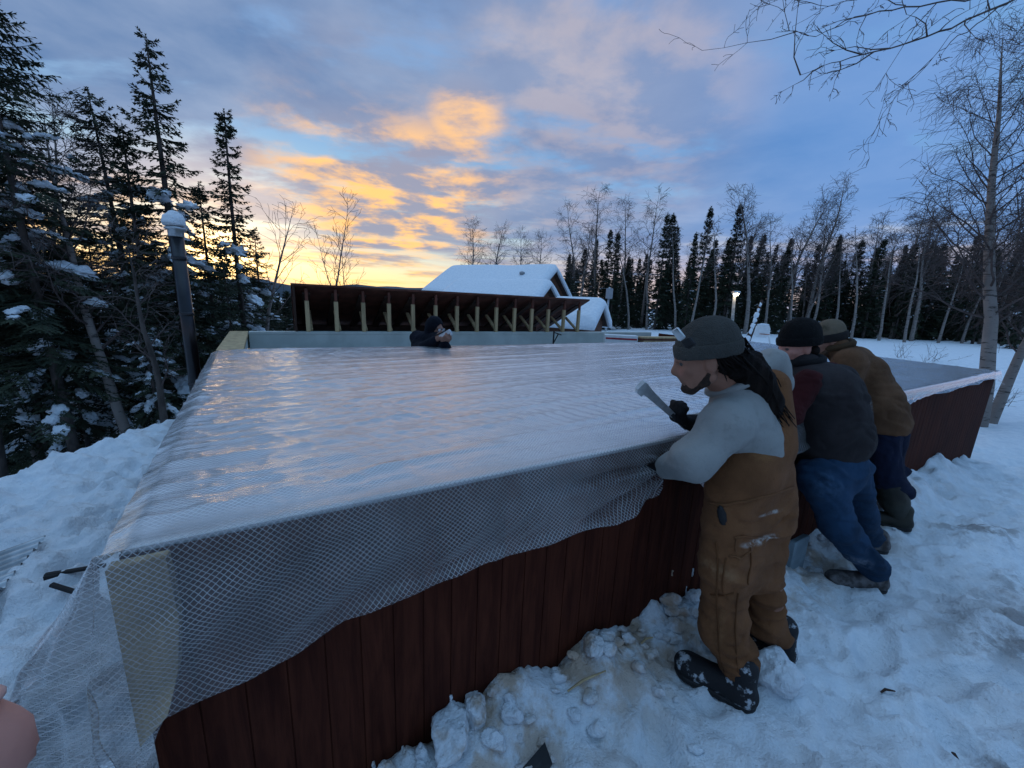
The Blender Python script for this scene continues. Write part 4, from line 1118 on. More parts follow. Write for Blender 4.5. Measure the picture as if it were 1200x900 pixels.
def far_wood():
    kw = dict(dz=.30, step=.17, width=.17, per=6.0, twl=.16)
    tk_, cr_, sn_ = spruce_mesh(54, 9, 2.0, .12, start=.02, dz=.28, step=.22, width=.20, per=6, twl=.18, pw=1.0, nsnow=14)
    S1 = make_spruce('spruce_tree', (0, 0, 0), 'x', 'spruces along the far wood', (51, 11, 1.35, .13, dict(kw, start=.10, pw=.7)))
    S2 = make_spruce('spruce_tree', (0, 0, 0), 'x', 'spruces along the far wood', (52, 11, 1.05, .12, dict(kw, start=.14, pw=.55)))
    S3 = make_spruce('spruce_tree', (0, 0, 0), 'x', 'spruces along the far wood', (53, 9, 1.5, .12, dict(kw, start=.05, pw=.9, nsnow=10)))
    PH = {0: 11, 1: 11, 2: 9}; S = [S1, S2, S3]; first = set()
    spec = [(1, 660, 297, 40, 'small pointed spruce over the end of the house roof'), (2, 672, 315, 42, 'low spruce right of the house gable'), (2, 690, 310, 38, 'bushy spruce above the low shed'),
            (0, 704, 268, 33, 'left spruce of the close pair behind the utility box'), (0, 713, 272, 31, 'right spruce of the close pair behind the utility box'), (2, 728, 300, 36, 'shorter spruce beside the close pair'),
            (0, 765, 250, 31, 'tall dark spruce left of the man in overalls'), (0, 771, 250, 33, 'twin spruce pressed against the tall dark one'), (1, 779, 263, 34, 'narrow snowy spruce right of the tall dark twins'),
            (0, 812, 242, 32, 'tallest pointed spruce above the grey beanie'), (2, 800, 272, 30, 'broad spruce under the tallest pointed one'), (0, 822, 280, 35, 'ragged spruce on the right of the tallest one'),
            (0, 843, 238, 31, 'tall spruce left of the lit lamp'), (2, 870, 300, 36, 'low broad spruce behind the lamp'), (0, 905, 290, 33, 'spruce behind the backboard'),
            (0, 938, 285, 34, 'dark spruce over the black beanie'), (1, 960, 290, 32, 'slim spruce right of the black beanie'), (0, 985, 280, 33, 'spruce over the camouflage cap'),
            (0, 1010, 278, 31, 'pointed spruce right of the camouflage cap'), (1, 1004, 290, 36, 'thin spruce beside the pointed one over the tan coat'), (0, 1046, 284, 32, 'tall spruce over the shoulder of the tan coat'), (1, 1036, 300, 35, 'slim spruce left of the one over the tan shoulder'),
            (2, 1085, 320, 34, 'broad spruce between tan coat and big birch'), (2, 1120, 310, 33, 'dark spruce left of the big birch trunk'), (0, 1140, 290, 30, 'tall spruce behind the big birch'), (2, 1192, 270, 26, 'wide spruce at the right border behind the birch')]
    for k, (pi, u, v, Y, lab) in enumerate(spec):
        p = place(u, Y, -.1); H = hfor(u, v, Y, p[2]); s = H / PH[pi]; w = s * (.85 + .3 * ((k * 37) % 10) / 10)
        if pi not in first:
            first.add(pi); o = S[pi]; o.location = tuple(p); o.rotation_euler = (0, 0, k * 1.3); o.scale = (w, w, s); o['label'] = lab
        else: dup(S[pi], p, k * 1.3, (w, w, s), lab)
    S4 = thing('spruce_tree', (0, 0, 0), 'dark spruce in the back rows of the far wood', 'tree', 'back rows of the far wood')
    obj('trunk', tk_, M['bark'], S4, True); obj('crown', cr_, M['needles'], S4); obj('snow_clumps', sn_, M['snow'], S4, True)
    rng = random.Random(6)
    for k in range(190):
        u = rng.uniform(655, 1330); Y = rng.uniform(31, 55); p = place(u, Y, -.1)
        vt = rng.uniform(300, 340) if rng.random() < .78 else rng.uniform(275, 300)
        H = hfor(u, vt, Y, p[2]); s = H / 9; w = s * rng.uniform(.8, 1.25); q = dup(S4, p, rng.uniform(0, 6), (w, w, s)) if k else S4
        q.location = tuple(p); q.scale = (w, w, s)
    for k in range(60):       # the wooded valley on the left, only its tops reach the skyline
        Y = rng.uniform(26, 75); u = rng.uniform(150, 560) if k < 46 else rng.uniform(-60, 200); p = place(u, Y, -.2); vt = rng.uniform(340, 352) if u > 300 else rng.uniform(325, 345)
        H = max(2.5, hfor(u, vt, Y, p[2])); w = H / 9 * rng.uniform(.9, 1.5); q = dup(S4, p, rng.uniform(0, 6), (w, w, H / 9), 'dark spruce down in the wooded valley beyond the trusses', 'spruces in the valley beyond the trusses')
    for k in range(22):
        Y = rng.uniform(18, 60); u = rng.uniform(255, 350); p = place(u, Y, -.2); H = max(2.0, hfor(u, rng.uniform(340, 356), Y, p[2])); w = H / 9 * rng.uniform(1.0, 1.6)
        dup(S4, p, rng.uniform(0, 6), (w, w, H / 9), 'dark spruce down in the wooded valley beyond the trusses', 'spruces in the valley beyond the trusses')
    # birches
    kb = dict(minr=.0075, nb=26, sub=6, twig_len=2.0)
    specb = [(557, 258, 44, .34, 61, 'bare birch rising left over the house ridge'), (575, 262, 45, .3, 62, 'thin bare birch beside the one over the house ridge'), (607, 264, 45, .3, 63, 'slim bare birch over the middle of the house'), (628, 268, 45, .36, 64, 'round topped bare birch over the right half of the house'),
             (697, 218, 34, .26, 65, 'tall weeping birch above the low shed'), (722, 232, 37, .24, 66, 'faint bare birch right of the weeping one'), (748, 222, 34, .26, 67, 'tall bare birch left of the dark spruce twins'),
             (870, 215, 30, .42, 68, 'wide crowned bare poplar over the lit lamp'), (905, 222, 34, .3, 69, 'bare birch between lamp and black beanie'), (940, 205, 33, .28, 70, 'tallest bare birch above the black beanie'), (962, 225, 35, .28, 71, 'bare birch right of the tallest one'),
             (1000, 250, 33, .25, 72, 'slender birch leaning over the camouflage cap'), (1068, 235, 30, .28, 73, 'bare leaning birch over the tan coat'), (1022, 268, 35, .25, 74, 'small bare birch in the gap above the tan coat')]
    for (u, v, Y, sp, sd, lab) in specb:
        p = place(u, Y, -.1); H = hfor(u, v, Y, p[2]); rr = random.Random(sd)
        make_birch('birch_tree', p, lab, 'birches along the far wood', dict(kb, seed=sd, H=H, tr=.13 + .05 * rr.random(), spread=sp, start=.35, lean=(rr.uniform(-.04, .04), 0), droop=.6 if sd in (65, 66, 73) else .15, levels=3))
    bro = [o for o in COL.objects if o.get('group') == 'birches along the far wood' and o.parent is None]; rng = random.Random(15)
    for k in range(30):
        u = rng.uniform(665, 1210); Y = rng.uniform(29, 42); p = place(u, Y, -.1); H = hfor(u, rng.uniform(228, 290), Y, p[2]); src = bro[4 + k % (len(bro) - 4)]; s = H / 11.0
        dup(src, p, rng.uniform(0, 6), (s, s, s), 'bare birch mixed in among the spruces of the far wood', 'bare birches mixed into the far wood')
    # pale slim stems in front of the dark wood
    stems = [(735, 31, 300), (756, 31, 310), (790, 30, 300), (806, 29, 300), (832, 29, 290), (846, 31, 300), (925, 31, 300), (976, 30, 310), (998, 29, 300), (1030, 29, 310), (1060, 28, 300), (1100, 29, 330), (1128, 30, 330)]
    for k, (u, Y, v) in enumerate(stems):
        p = place(u, Y, -.1); H = hfor(u, v - 40, Y, p[2]); rr = random.Random(90 + k)
        make_birch('birch_tree', p, 'slim pale birch stem in front of the dark far wood', 'slim birch stems along the far wood', dict(seed=90 + k, H=H, tr=.10, spread=.12, nb=12, start=.5, minr=.011, lean=(rr.uniform(-.06, .06), 0), levels=2, twig_len=2))
far_wood()

def right_birch():
    p = aty(1172, 425, 7.2); p = g3(p[0], p[1], -.1); H = hfor(1185, -25, 7.2, p[2])
    t = make_birch('birch_tree', p, 'big bare birch with a wide drooping crown at the right border', None, dict(seed=207, H=H, tr=.125, spread=.36, nb=64, start=.30, minr=.0026, lean=(-.01, 0), sub=11, droop=1.0, fork=(.35, .15, .16, .02, .75), twig_len=1.2, brk=.24), rot=0)
    rng = random.Random(3)
    for (u, v, r) in ():
        q = aty(u, v, 7.05); mb.blob(q, r * 1.9, r * .9, r * 1.1, int(u), .55, sub=3, flat=.6)
    # second birch whose trunk is outside the picture; one long bough reaches in at the top
    root = np.array([6.3, 3.2, -.2]); t = thing('birch_tree', root, 'bare bough reaching in over the upper right corner from a birch outside', 'tree')
    mb = MB(); mb.tube([root, root + np.array([.05, 0, 1.5]), root + np.array([.0, .1, 3.2]), root + np.array([.1, .1, 5.2]), root + np.array([.2, .2, 8])], [.15, .13, .11, .09, .04], 9); obj('trunk', mb, M['birch'], t, True)
    mb = MB(); rng = random.Random(77)
    def D(u, v, Y): return aty(u, v, Y)
    boughs = [([root + np.array([.0, .1, 3.3]), D(1230, -18, 2.9), D(1160, 12, 2.75), D(1100, 38, 2.65), D(1040, 58, 2.6), D(985, 70, 2.6), D(938, 88, 2.6)], .020),
              ([D(1230, -18, 2.9), D(1130, 0, 2.7), D(1060, 8, 2.6), D(1000, 22, 2.55), D(955, 42, 2.5), D(925, 36, 2.5)], .012),
              ([D(1180, 4, 2.8), D(1130, 38, 2.7), D(1100, 60, 2.65), D(1072, 92, 2.6)], .009),
              ([D(1060, 8, 2.6), D(1015, -4, 2.6), D(970, 8, 2.55), D(935, 2, 2.55)], .006)]
    def tw(p, d, L, r, lev):
        pts = [p]; m = 4
        for k in range(m): d = nrm(d + rdir(rng) * .22 - Z * .03); pts.append(pts[-1] + d * L / m)
        mb.tube(pts, [max(.0011, r * (1 - k / m)) for k in range(m + 1)], 4, False)
        if lev:
            for j in range(4): 
                i = rng.randrange(1, m + 1); tw(pts[i], nrm(d + rdir(rng) * .6), L * .45 * rng.uniform(.5, 1.1), r * .5, lev - 1)
    for pts, r in boughs:
        # smooth the bough
        Pn = [np.asarray(q, float) for q in pts]; fine = []
        for i in range(len(Pn) - 1):
            for k in range(4): fine.append(Pn[i] + (Pn[i + 1] - Pn[i]) * k / 4 + rdir(rng) * .005)
        fine.append(Pn[-1]); n = len(fine); mb.tube(fine, [max(.0013, .42 * r * (1 - i / n) ** .8) for i in range(n)], 6, False)
        for i in range(5, n, 1):
            if rng.random() < .55:
                d = nrm(fine[min(i + 1, n - 1)] - fine[i - 1]); tw(fine[i], nrm(d * .9 + rdir(rng) * .55), rng.uniform(.15, .5), r * .22, 2)
    obj('branches', mb, M['twig'], t)
    # dry weeds on the far snow
    rng = random.Random(2)
    for k, (u, Y) in enumerate(((1062, 13), (1085, 12), (1100, 12.5), (1118, 9), (1135, 8.6), (1150, 9), (1182, 8.5), (1195, 9.2), (1075, 15))):
        p = place(u, Y, -.03); mb = MB()
        for j in range(9):
            d = nrm(np.array([rng.gauss(0, .5), rng.gauss(0, .3), 1])); L = rng.uniform(.25, .7); q = [p + np.array([rng.gauss(0, .12), rng.gauss(0, .1), 0])]
            for i in range(4): d = nrm(d + rdir(rng) * .25); q.append(q[-1] + d * L / 4)
            mb.tube(q, [.006, .005, .004, .003, .002], 3, False)
            for i in (2, 3): mb.tube([q[i], q[i] + nrm(d + rdir(rng) * .7) * L * .35], [.003, .002], 3, False)
        tag(obj('dry_shrub', mb, M['twig'], origin=p), 'leafless dry shrub sticking out of the open snow beyond the building', 'shrub', 'dry shrubs on the far snow')
right_birch()
# ------------------------------------------------------------------ people
M['skin'] = mat('skin', (.29, .145, .10), .55, .12, 14, bump=.15, spec=.35)
M['skin_red'] = mat('cold_skin', (.46, .21, .16), .55, .15, 14, bump=.15)
M['hair'] = mat('black_hair', (.009, .006, .005), .75, .5, 30, stretch=(1, 1, .12), bump=.6, bdist=.01, spec=.1)
M['beard'] = mat('dark_beard', (.035, .02, .013), .8, .4, 60, bump=.8, bdist=.006)
M['glove'] = mat('black_glove', (.010, .010, .011), .85, .3, 40, bump=.3, spec=.1)
M['eye'] = mat('eye', (.07, .06, .055), .3, .3, 60, bump=0)

FAB = np.zeros(3)      # where the garment's own origin sits
def fabric(name, col, var=.2, weave=260, bump=.35, rough=.9, patches=None, extra=None):
    m, t, out = newmat(name)
    g = t.n('ShaderNodeTexCoord').outputs['Object']
    n = t.noise(g, 5, 6, .6); n2 = t.noise(g, 28, 5, .65)
    lo = tuple(c * (1 - var) for c in col); hi = tuple(min(1, c * (1 + var)) for c in col)
    c = t.mix(t.ss(n, .3, .7), lo, hi); c = t.mix(t.m('MULTIPLY', t.ss(n2, .5, .75), .35), c, tuple(x * .6 for x in col))
    if patches:                       # (centre, radii, colour, strength): worn or stained places on the cloth
        for ctr, rad, pc, st in patches:
            d = t.vm('LENGTH', t.vm('DIVIDE', t.vm('SUBTRACT', g, tuple(map(float, np.asarray(ctr) - FAB))), rad))
            f = t.m('MULTIPLY', t.ss(d, 1.0, .35), t.m('MULTIPLY', t.ss(t.noise(g, 22, 5, .7), .38, .62), st)); c = t.mix(f, c, pc)
    w = t.noise(g, weave, 2, .5); h = t.m('ADD', t.m('MULTIPLY', w, .35), t.noise(g, 12, 5, .6))
    b = t.n('ShaderNodeBsdfPrincipled', Base_Color=c, Roughness=rough, Specular_IOR_Level=.06, Normal=t.n('ShaderNodeBump', Height=h, Strength=min(1.0, bump * 1.8), Distance=.02).outputs[0])
    t.set(b, 'Sheen_Weight', .03); t.set(out, 'Surface', b); return m

def head_prims(c, f, up, s=1.0):
    """skull, jaw and features; c: middle of the head, f: where the face looks"""
    f = nrm(f); up = nrm(np.asarray(up) - f * np.dot(up, f)); r = np.cross(f, up)
    def P(x, y, z): return c + (r * x + f * y + up * z) * s
    A = (r, f, up); q = []
    q.append(ell(P(0, -.012, .030), A, np.array([.074, .094, .088]) * s))
    q.append(ell(P(0, .030, -.030), A, np.array([.060, .062, .075]) * s))
    q.append(ell(P(0, .048, -.088), A, np.array([.034, .034, .024]) * s))
    for sg in (-1, 1):
        q.append(cone(P(sg * .052, -.005, -.065), P(sg * .02, .062, -.092), .018 * s, .018 * s))
        q.append(ell(P(sg * .038, .062, -.022), A, np.array([.024, .022, .018]) * s))
        q.append(cone(P(sg * .045, .075, .022), P(sg * .012, .088, .022), .011 * s, .011 * s))
        q.append(ell(P(sg * .076, -.008, -.012), A, np.array([.010, .018, .031]) * s))
    q.append(cone(P(0, .086, .012), P(0, .112, -.028), .010 * s, .014 * s))
    q.append(cone(P(-.013, .096, -.034), P(.013, .096, -.034), .010 * s, .010 * s))
    q.append(cone(P(-.018, .086, -.057), P(.018, .086, -.057), .008 * s)); q.append(cone(P(-.016, .084, -.068), P(.016, .084, -.068), .009 * s))
    sub = [ell(P(sg * .032, .098, .002), A, np.array([.016, .012, .010]) * s) for sg in (-1, 1)]
    return q, sub, P, A

def hand_prims(w, d, n, curl=.6, s=1.0, th=1, rel=0.0, fat=1.0):
    """hand at wrist w pointing along d, palm facing n; curl bends the four fingers; th: side of the thumb"""
    d = nrm(d); n = nrm(np.asarray(n, float) - d * np.dot(n, d)); x = np.cross(d, n) * th
    q = []
    for k, (off, L) in enumerate(((.030, .074), (.010, .082), (-.010, .076), (-.029, .060))):
        b = w + (d * .088 + x * off) * s; q.append(cone(w + (d * .02 + x * off * .6) * s, b, .0145 * s * fat, .0125 * s * fat))
        a = .25 * curl + rel; p = b
        for j, fr in enumerate((.45, .32, .26)):
            a += curl * (.75 if j else .45); p2 = p + (d * math.cos(a) + n * math.sin(a)) * L * fr * s
            q.append(cone(p, p2, (.0105 - .0012 * j) * s * fat, (.0098 - .0014 * j) * s * fat)); p = p2
    t0 = w + (d * .025 + x * .028) * s; t1 = t0 + (d * .030 + x * .026 + n * .012) * s; t2 = t1 + (d * .028 + x * .006 + n * .020 * (1 + curl * .4)) * s; t3 = t2 + (d * .02 - x * .008 * curl + n * .016) * s
    q += chain([t0, t1, t2, t3], [.0155 * s * fat, .0125 * s * fat, .0110 * s * fat, .0085 * s * fat])
    return q

def limb(a, b, c, ra, rb, rc): return [cone(a, b, ra, rb), cone(b, c, rb, rc)]

def shoe(name, heel, toe, mat_, parent, z0, w=.048, h=.085, collar=None):
    f = nrm(np.array([toe[0] - heel[0], toe[1] - heel[1], 0])); L = np.linalg.norm(np.asarray(toe)[:2] - np.asarray(heel)[:2])
    r = np.array([f[1], -f[0], 0]); h3 = np.array([heel[0], heel[1], z0]); q = []
    q += [cone(h3 + f * .03 + Z * .045, h3 + f * (L - .05) + Z * .040, w * .86, w * .80), ell(h3 + f * (L - .055) + Z * .042, (f, r, Z), (.065, w, .045))]
    q += [cone(h3 + f * .045 + Z * .06, h3 + f * .05 + Z * (h + .05), w * .85, w * .95), cone(h3 + f * .07 + Z * .075, h3 + f * (L * .62) + Z * .055, w * .75, w * .7)]
    s = obj(name, sdf_mesh(q, .007, .012, cut=[(h3 + Z * .012, (0, 0, -1)), ] + ([] if collar is None else [(h3 + Z * collar, (0, 0, 1))])), mat_, parent, True)
    sole = [cone(h3 + f * .035 + Z * .012, h3 + f * (L - .055) + Z * .012, w * .92, w * .98), ell(h3 + f * (L - .06) + Z * .012, (f, r, Z), (.062, w * 1.06, .03))]
    obj('sole', sdf_mesh(sole, .006, .010, cut=[(h3 + Z * .024, (0, 0, 1)), (h3 - Z * .004, (0, 0, -1))]), M['black'], s, True)
    return s

def person(base, label, group=None):
    return thing('person', base, label, 'person', group)

def body(t, head, torso, limbs, hands, skin, hq):
    """one continuous figure: torso, limbs and hands in one surface, the finer head grown into the neck of the same mesh"""
    V1, F1 = sdf_mesh(torso + limbs, .011, .018); V2, F2 = sdf_mesh(head[0], .0045, .009, sub=head[1])
    parts = [(V1, F1), (V2, F2)]
    if hands: parts.append(sdf_mesh(hands, .0042, .0045))
    V = []; F = []; o = 0
    for v, f in parts: V.append(v); F += [tuple(int(i) + o for i in q) for q in f]; o += len(v)
    b = obj('body', (np.concatenate(V), F), skin, t, True)
    for sg in (-1, 1):
        mb = MB(); mb.blob(head[2](sg * .032, .083, .003), .0115, .0115, .0115, 1, 0, sub=2); obj('eye', mb, M['eye'], t, True)
    return b

def beanie(t, P, A, mat_, s=1.0, top=.145, brim=.045, tilt=0.0, name='beanie', long_=0.0, seed=1, wide=1.0):
    r, f, up = A
    q = [ell(P(0, -.016, .045), A, np.array([.090 * wide, .112 * wide, .100 + long_]) * s), ell(P(0, -.03, .085 + long_ * .6), A, np.array([.072 * wide, .085 * wide, .062 + long_ * .5]) * s)]
    V, F = sdf_mesh(q, .006, .012, cut=[(P(0, 0, .018), -up + f * .10)], wr=(.0035, 10, 14, seed))
    b = obj(name, (V, F), mat_, t, True)
    q = [ell(P(0, -.016, .040), A, np.array([.0965 * wide, .1185 * wide, .105]) * s)]
    V, F = sdf_mesh(q, .0055, .006, cut=[(P(0, -.0, .010), -up + f * .10), (P(0, 0, .010 + brim), up - f * .10)], wr=(.0025, 16, 30, seed + 1))
    obj('cuff', (V, F), mat_, b, True); return b

def J(u, v, Y): return aty(u, v, Y)

M['boot_snowy'] = mat('snow_dusted_boot', (.40, .43, .46), .7, .3, 16, col2=(.012, .012, .014), bump=.5)
bpy.data.materials['snow_dusted_boot'].node_tree.nodes['Map Range'].inputs[1].default_value = .56
bpy.data.materials['snow_dusted_boot'].node_tree.nodes['Map Range'].inputs[2].default_value = .64
def man_overalls():
    global FAB
    base = g3(1.16, 1.46); FAB = base
    t = person(base, 'long haired man in tan bib overalls and grey beanie raising a grey tool')
    f = nrm((-.93, .30, -.30)); hc = J(826, 420, 1.50)
    hd = head_prims(hc, f, (-.12, .0, 1), 1.03); P, A = hd[2], hd[3]
    pel = J(878, 622, 1.50); lhip, rhip = J(858, 640, 1.44), J(902, 628, 1.55)
    lk, rk = J(846, 722, 1.40), J(900, 700, 1.55)
    la = np.array([1.01, 1.37, float(gz(1.01, 1.37)) + .09]); ra = np.array([1.30, 1.55, float(gz(1.30, 1.55)) + .09])
    ch = J(872, 515, 1.53); wa = J(880, 572, 1.50); nk = J(857, 455, 1.54); ls, rs = J(851, 497, 1.43), J(889, 472, 1.66)
    le = J(812, 540, 1.40); lh = J(774, 549, 1.60)
    re_ = J(838, 500, 1.80); rh = J(808, 494, 1.76)
    torso = [cone(pel, wa, .080, .080), cone(wa, ch, .080, .095), cone(ls, rs, .045, .045), cone(ch, nk, .09, .058), cone(nk, hc - Z * .03, .056, .055), cone(lhip, rhip, .060)]
    limbs = limb(ls, le, lh, .052, .042, .030) + limb(rs, re_, rh, .052, .042, .030) + limb(lhip, lk, la, .058, .050, .038) + limb(rhip, rk, ra, .058, .050, .038)
    body(t, hd, torso, limbs, None, fabric('stubbled_skin', (.27, .135, .092), .12, 300, .15, .55, patches=[(P(0, .05, -.08), (.085, .08, .048), (.14, .085, .06), .85), (P(.0, .09, .02), (.07, .03, .014), (.16, .08, .055), .5), (P(-.03, .085, -.03), (.03, .03, .03), (.42, .18, .13), .6)]), None)
    duck = (.170, .074, .033)
    c1, c2 = J(868, 690, 1.32), J(905, 640, 1.40)
    M['duck'] = fabric('tan_duck_cloth', duck, .22, 300, .4, patches=[
        (J(893, 636, 1.36), (.12, .3, .020), (.55, .52, .48), 1.0), (J(908, 605, 1.37), (.08, .3, .012), (.50, .46, .42), .9), (J(840, 600, 1.30), (.035, .06, .05), (.14, .06, .04), .8),
        (J(848, 745, 1.28), (.05, .09, .16), (.30, .16, .075), .6), (J(895, 520, 1.4), (.08, .1, .12), (.26, .125, .05), .6), (J(845, 800, 1.28), (.08, .2, .07), (.09, .045, .022), .8), (J(850, 680, 1.3), (.09, .2, .05), (.33, .19, .10), .6)])
    # overalls: trousers, bib back and straps in one garment
    def K(u, v, Y): return aty(u, v, Y)
    q = [cone(K(862, 556, 1.46), K(899, 552, 1.56), .098), cone(K(857, 585, 1.45), K(904, 580, 1.56), .098), cone(K(853, 612, 1.44), K(902, 606, 1.56), .098), cone(K(851, 642, 1.43), K(893, 640, 1.55), .096), cone(K(849, 668, 1.42), K(888, 668, 1.55), .086)]
    q += chain([K(847, 668, 1.42), K(846, 735, 1.40), np.array([la[0], la[1], la[2] + .07])], [.084, .080, .076]) + chain([K(890, 665, 1.55), K(897, 725, 1.55), np.array([ra[0], ra[1], ra[2] + .06])], [.076, .072, .072])
    q += [cone(K(899, 520, 1.54), K(904, 452, 1.60), .100, .070), cone(K(872, 535, 1.51), K(892, 490, 1.57), .120, .085), cone(K(872, 550, 1.49), K(892, 515, 1.55), .128, .10)]
    V, F = sdf_mesh(q, .009, .020, cut=[(la + Z * -.045, (0, 0, -1))], wr=(.026, 6, 17, 3, .98))
    ov = obj('overalls', (V, F), M['duck'], t, True)
    # pockets, hammer loop and seams stand proud of the cloth
    def on(u, v): # nearest cloth point under a picture point
        o = np.array([0, 0, CAMZ]); d = nrm(ray(u, v)); w = V - o; s_ = w @ d; e = np.linalg.norm(w - s_[:, None] * d, axis=1); c = np.where(e < .016)[0]
        i = c[np.argmin(s_[c])] if len(c) else np.argmin(e); return V[i] - d * .004
    def strip(pts, r, name, mt=None, parent=ov):
        mb = MB(); PP = []
        for k in range(len(pts) - 1):
            for j in range(5): a = (pts[k][0] + (pts[k + 1][0] - pts[k][0]) * j / 5, pts[k][1] + (pts[k + 1][1] - pts[k][1]) * j / 5); PP.append(on(*a))
        PP.append(on(*pts[-1])); 
        for _ in range(2): PP = [PP[0]] + [(PP[i - 1] + 2 * PP[i] + PP[i + 1]) / 4 for i in range(1, len(PP) - 1)] + [PP[-1]]
        mb.tube(PP, r, 6); obj(name, mb, mt or M['duck'], parent, True)
    M['duck_dark'] = fabric('tan_seam', (.12, .05, .02), .2, 300, .3)
    strip([(884, 640), (886, 660), (880, 690)], .003, 'leg_seam', M['duck_dark']); strip([(866, 634), (864, 652)], .003, 'pocket_edge'); strip([(830, 700), (846, 703), (862, 700)], .003, 'knee_seam', M['duck_dark']); strip([(868, 700), (866, 750), (868, 800)], .003, 'leg_seam', M['duck_dark'])
    strip([(826, 590), (850, 594), (880, 590), (912, 582), (934, 574)], .0055, 'waist_seam')
    strip([(866, 632), (888, 634), (918, 630)], .0042, 'pocket_edge'); strip([(852, 655), (872, 658), (884, 650)], .0042, 'pocket_edge')
    strip([(838, 640), (836, 690), (838, 740), (844, 790)], .0035, 'leg_seam', M['duck_dark']); strip([(848, 658), (846, 700), (852, 706)], .003, 'leg_seam', M['duck_dark'])
    c0 = on(843, 609); dv = nrm(ray(843, 609)); ux = nrm(np.cross(dv, Z)); mb = MB(); mb.blob(c0 + dv * .004, .016, .040, .010, 5, .25, (ux * .9 + Z * .35, Z - ux * .35, -dv), 3); obj('pocket_opening', mb, M['black'], ov, True)
    # sweatshirt
    M['sweat'] = fabric('grey_sweatshirt', (.27, .275, .265), .10, 320, .3)
    q = [cone(ls, le, .082, .074), cone(le, lh - nrm(lh - le) * .06, .074, .052), cone(rs, re_, .08, .065), cone(re_, rh - nrm(rh - re_) * .06, .065, .05), cone(ls, rs, .088, .085), cone(ch, nk, .128, .070), cone(wa + Z * .14, ch, .100, .125), cone(J(866, 478, 1.5), J(884, 470, 1.6), .085, .08)]
    V2, F2 = sdf_mesh(q, .009, .020, wr=(.007, 8, 12, 8)); sw = obj('sweatshirt', (V2, F2), M['sweat'], t, True)
    q = [cone(J(868, 445, 1.60), J(905, 425, 1.72), .045, .05), cone(J(905, 425, 1.72), J(915, 450, 1.70), .05, .05)]
    obj('hood', sdf_mesh(q, .009, .02, wr=(.008, 12, 12, 4)), M['sweat'], sw, True)
    mb = MB(); ring = [nk + A[0] * .078 * math.cos(a) + (A[1] * .085) * math.sin(a) + Z * (.02 - .02 * math.sin(a)) for a in np.linspace(0, 2 * math.pi, 25)]
    mb.tube(ring, .017, 8, False); obj('collar', mb, M['sweat'], sw, True)
    # boots
    for hl, tl in (((1.055, 1.295), (.815, 1.475)), ((1.365, 1.505), (1.14, 1.70))):
        z0 = float(gz((hl[0] + tl[0]) / 2, (hl[1] + tl[1]) / 2)) - .004; shoe('boot', hl, tl, M['boot_snowy'], t, z0, .056, .12)
    # gloves: left pins the sheet to the wall, right holds the tool
    g = hand_prims(lh - nrm(lh - le) * .05, nrm((-.35, .75, -.35)), nrm((-.2, .3, -1)), .55, 1.12, 1, fat=1.35)
    obj('glove', sdf_mesh(g + [cone(lh - nrm(lh - le) * .10, lh - nrm(lh - le) * .03, .042, .038)], .0045, .006), M['glove'], t, True)
    tool_a, tool_b = J(790, 488, 1.72), J(750, 451, 1.62); td = nrm(tool_b - tool_a)
    wr_ = J(815, 497, 1.75); g = hand_prims(wr_, nrm(J(786, 487, 1.72) - wr_), nrm(np.cross(td, (0.2, -1, .1))), 1.15, 1.12, 1, fat=1.35)
    obj('glove', sdf_mesh(g + [cone(rh + nrm(rh - re_) * -.06, wr_ + nrm(J(786, 487, 1.72) - wr_) * .02, .045, .040)], .0045, .006), M['glove'], t, True)
    # hair: strands from under the beanie down the back
    rng = random.Random(21); mb = MB()
    root = P(0, -.075, .01); path = [root, J(872, 432, 1.50), J(888, 452, 1.50), J(900, 475, 1.50), J(915, 497, 1.50)]
    for k in range(420):
        o = rdir(rng) * np.array([.026, .028, .024]); e = rdir(rng) * .016 + rng.gauss(0, 1) * np.array([.012, 0, .008]); n = rng.choice((3, 4, 5, 5))
        if rng.random() < .25: e = e + np.array([-.04, 0, -.03]) * rng.random()
        pts = [path[i] + o * (1 - .15 * i) + e * (i / 4) ** 1.5 + rdir(rng) * .004 for i in range(n)]
        fine = []
        for i in range(len(pts) - 1):
            for j in range(3): fine.append(pts[i] * (1 - j / 3) + pts[i + 1] * j / 3 + rdir(rng) * .002)
        fine.append(pts[-1]); m = len(fine); mb.tube(fine, [.0034 * (1 - i / m) ** .5 + .0008 for i in range(m)], 4)
    for k in range(60):   # wisps over the ear and nape
        a = P(.075 * rng.choice((-1, 1)) if rng.random() < .5 else -.07, -.045 + rng.uniform(-.03, .02), .015); b = a - A[2] * rng.uniform(.05, .10) - A[1] * rng.uniform(.02, .06) + rdir(rng) * .008
        mb.tube([a, (a + b) / 2 + rdir(rng) * .006, b], [.005, .004, .001], 5)
    Vh, Fh = sdf_mesh(chain([P(0, -.055, .0), path[1], path[2], path[3], path[3] * .4 + path[4] * .6], [.066, .066, .060, .046, .020]), .007, .014, wr=(.014, 30, 8, 4)); mb.add(Vh, Fh.tolist())
    hm = obj('hair', mb, M['hair'], t, True)
    # beard
    q = [cone(P(sg * .064, -.004, -.040), P(sg * .050, .018, -.078), .011, .014) for sg in (-1, 1)] + [cone(P(sg * .050, .018, -.078), P(sg * .018, .066, -.104), .015, .020) for sg in (-1, 1)] + [ell(P(0, .074, -.102), A, (.026, .028, .024)), cone(P(-.020, .094, -.050), P(.020, .094, -.050), .005), cone(P(-.026, .086, -.056), P(-.022, .078, -.09), .006), cone(P(.026, .086, -.056), P(.022, .078, -.09), .006)]
    obj('beard', sdf_mesh(q, .0045, .008, wr=(.004, 50, 50, 5)), M['beard'], t, True)
    M['knit_grey'] = fabric('grey_knit', (.058, .057, .052), .2, 180, .6)
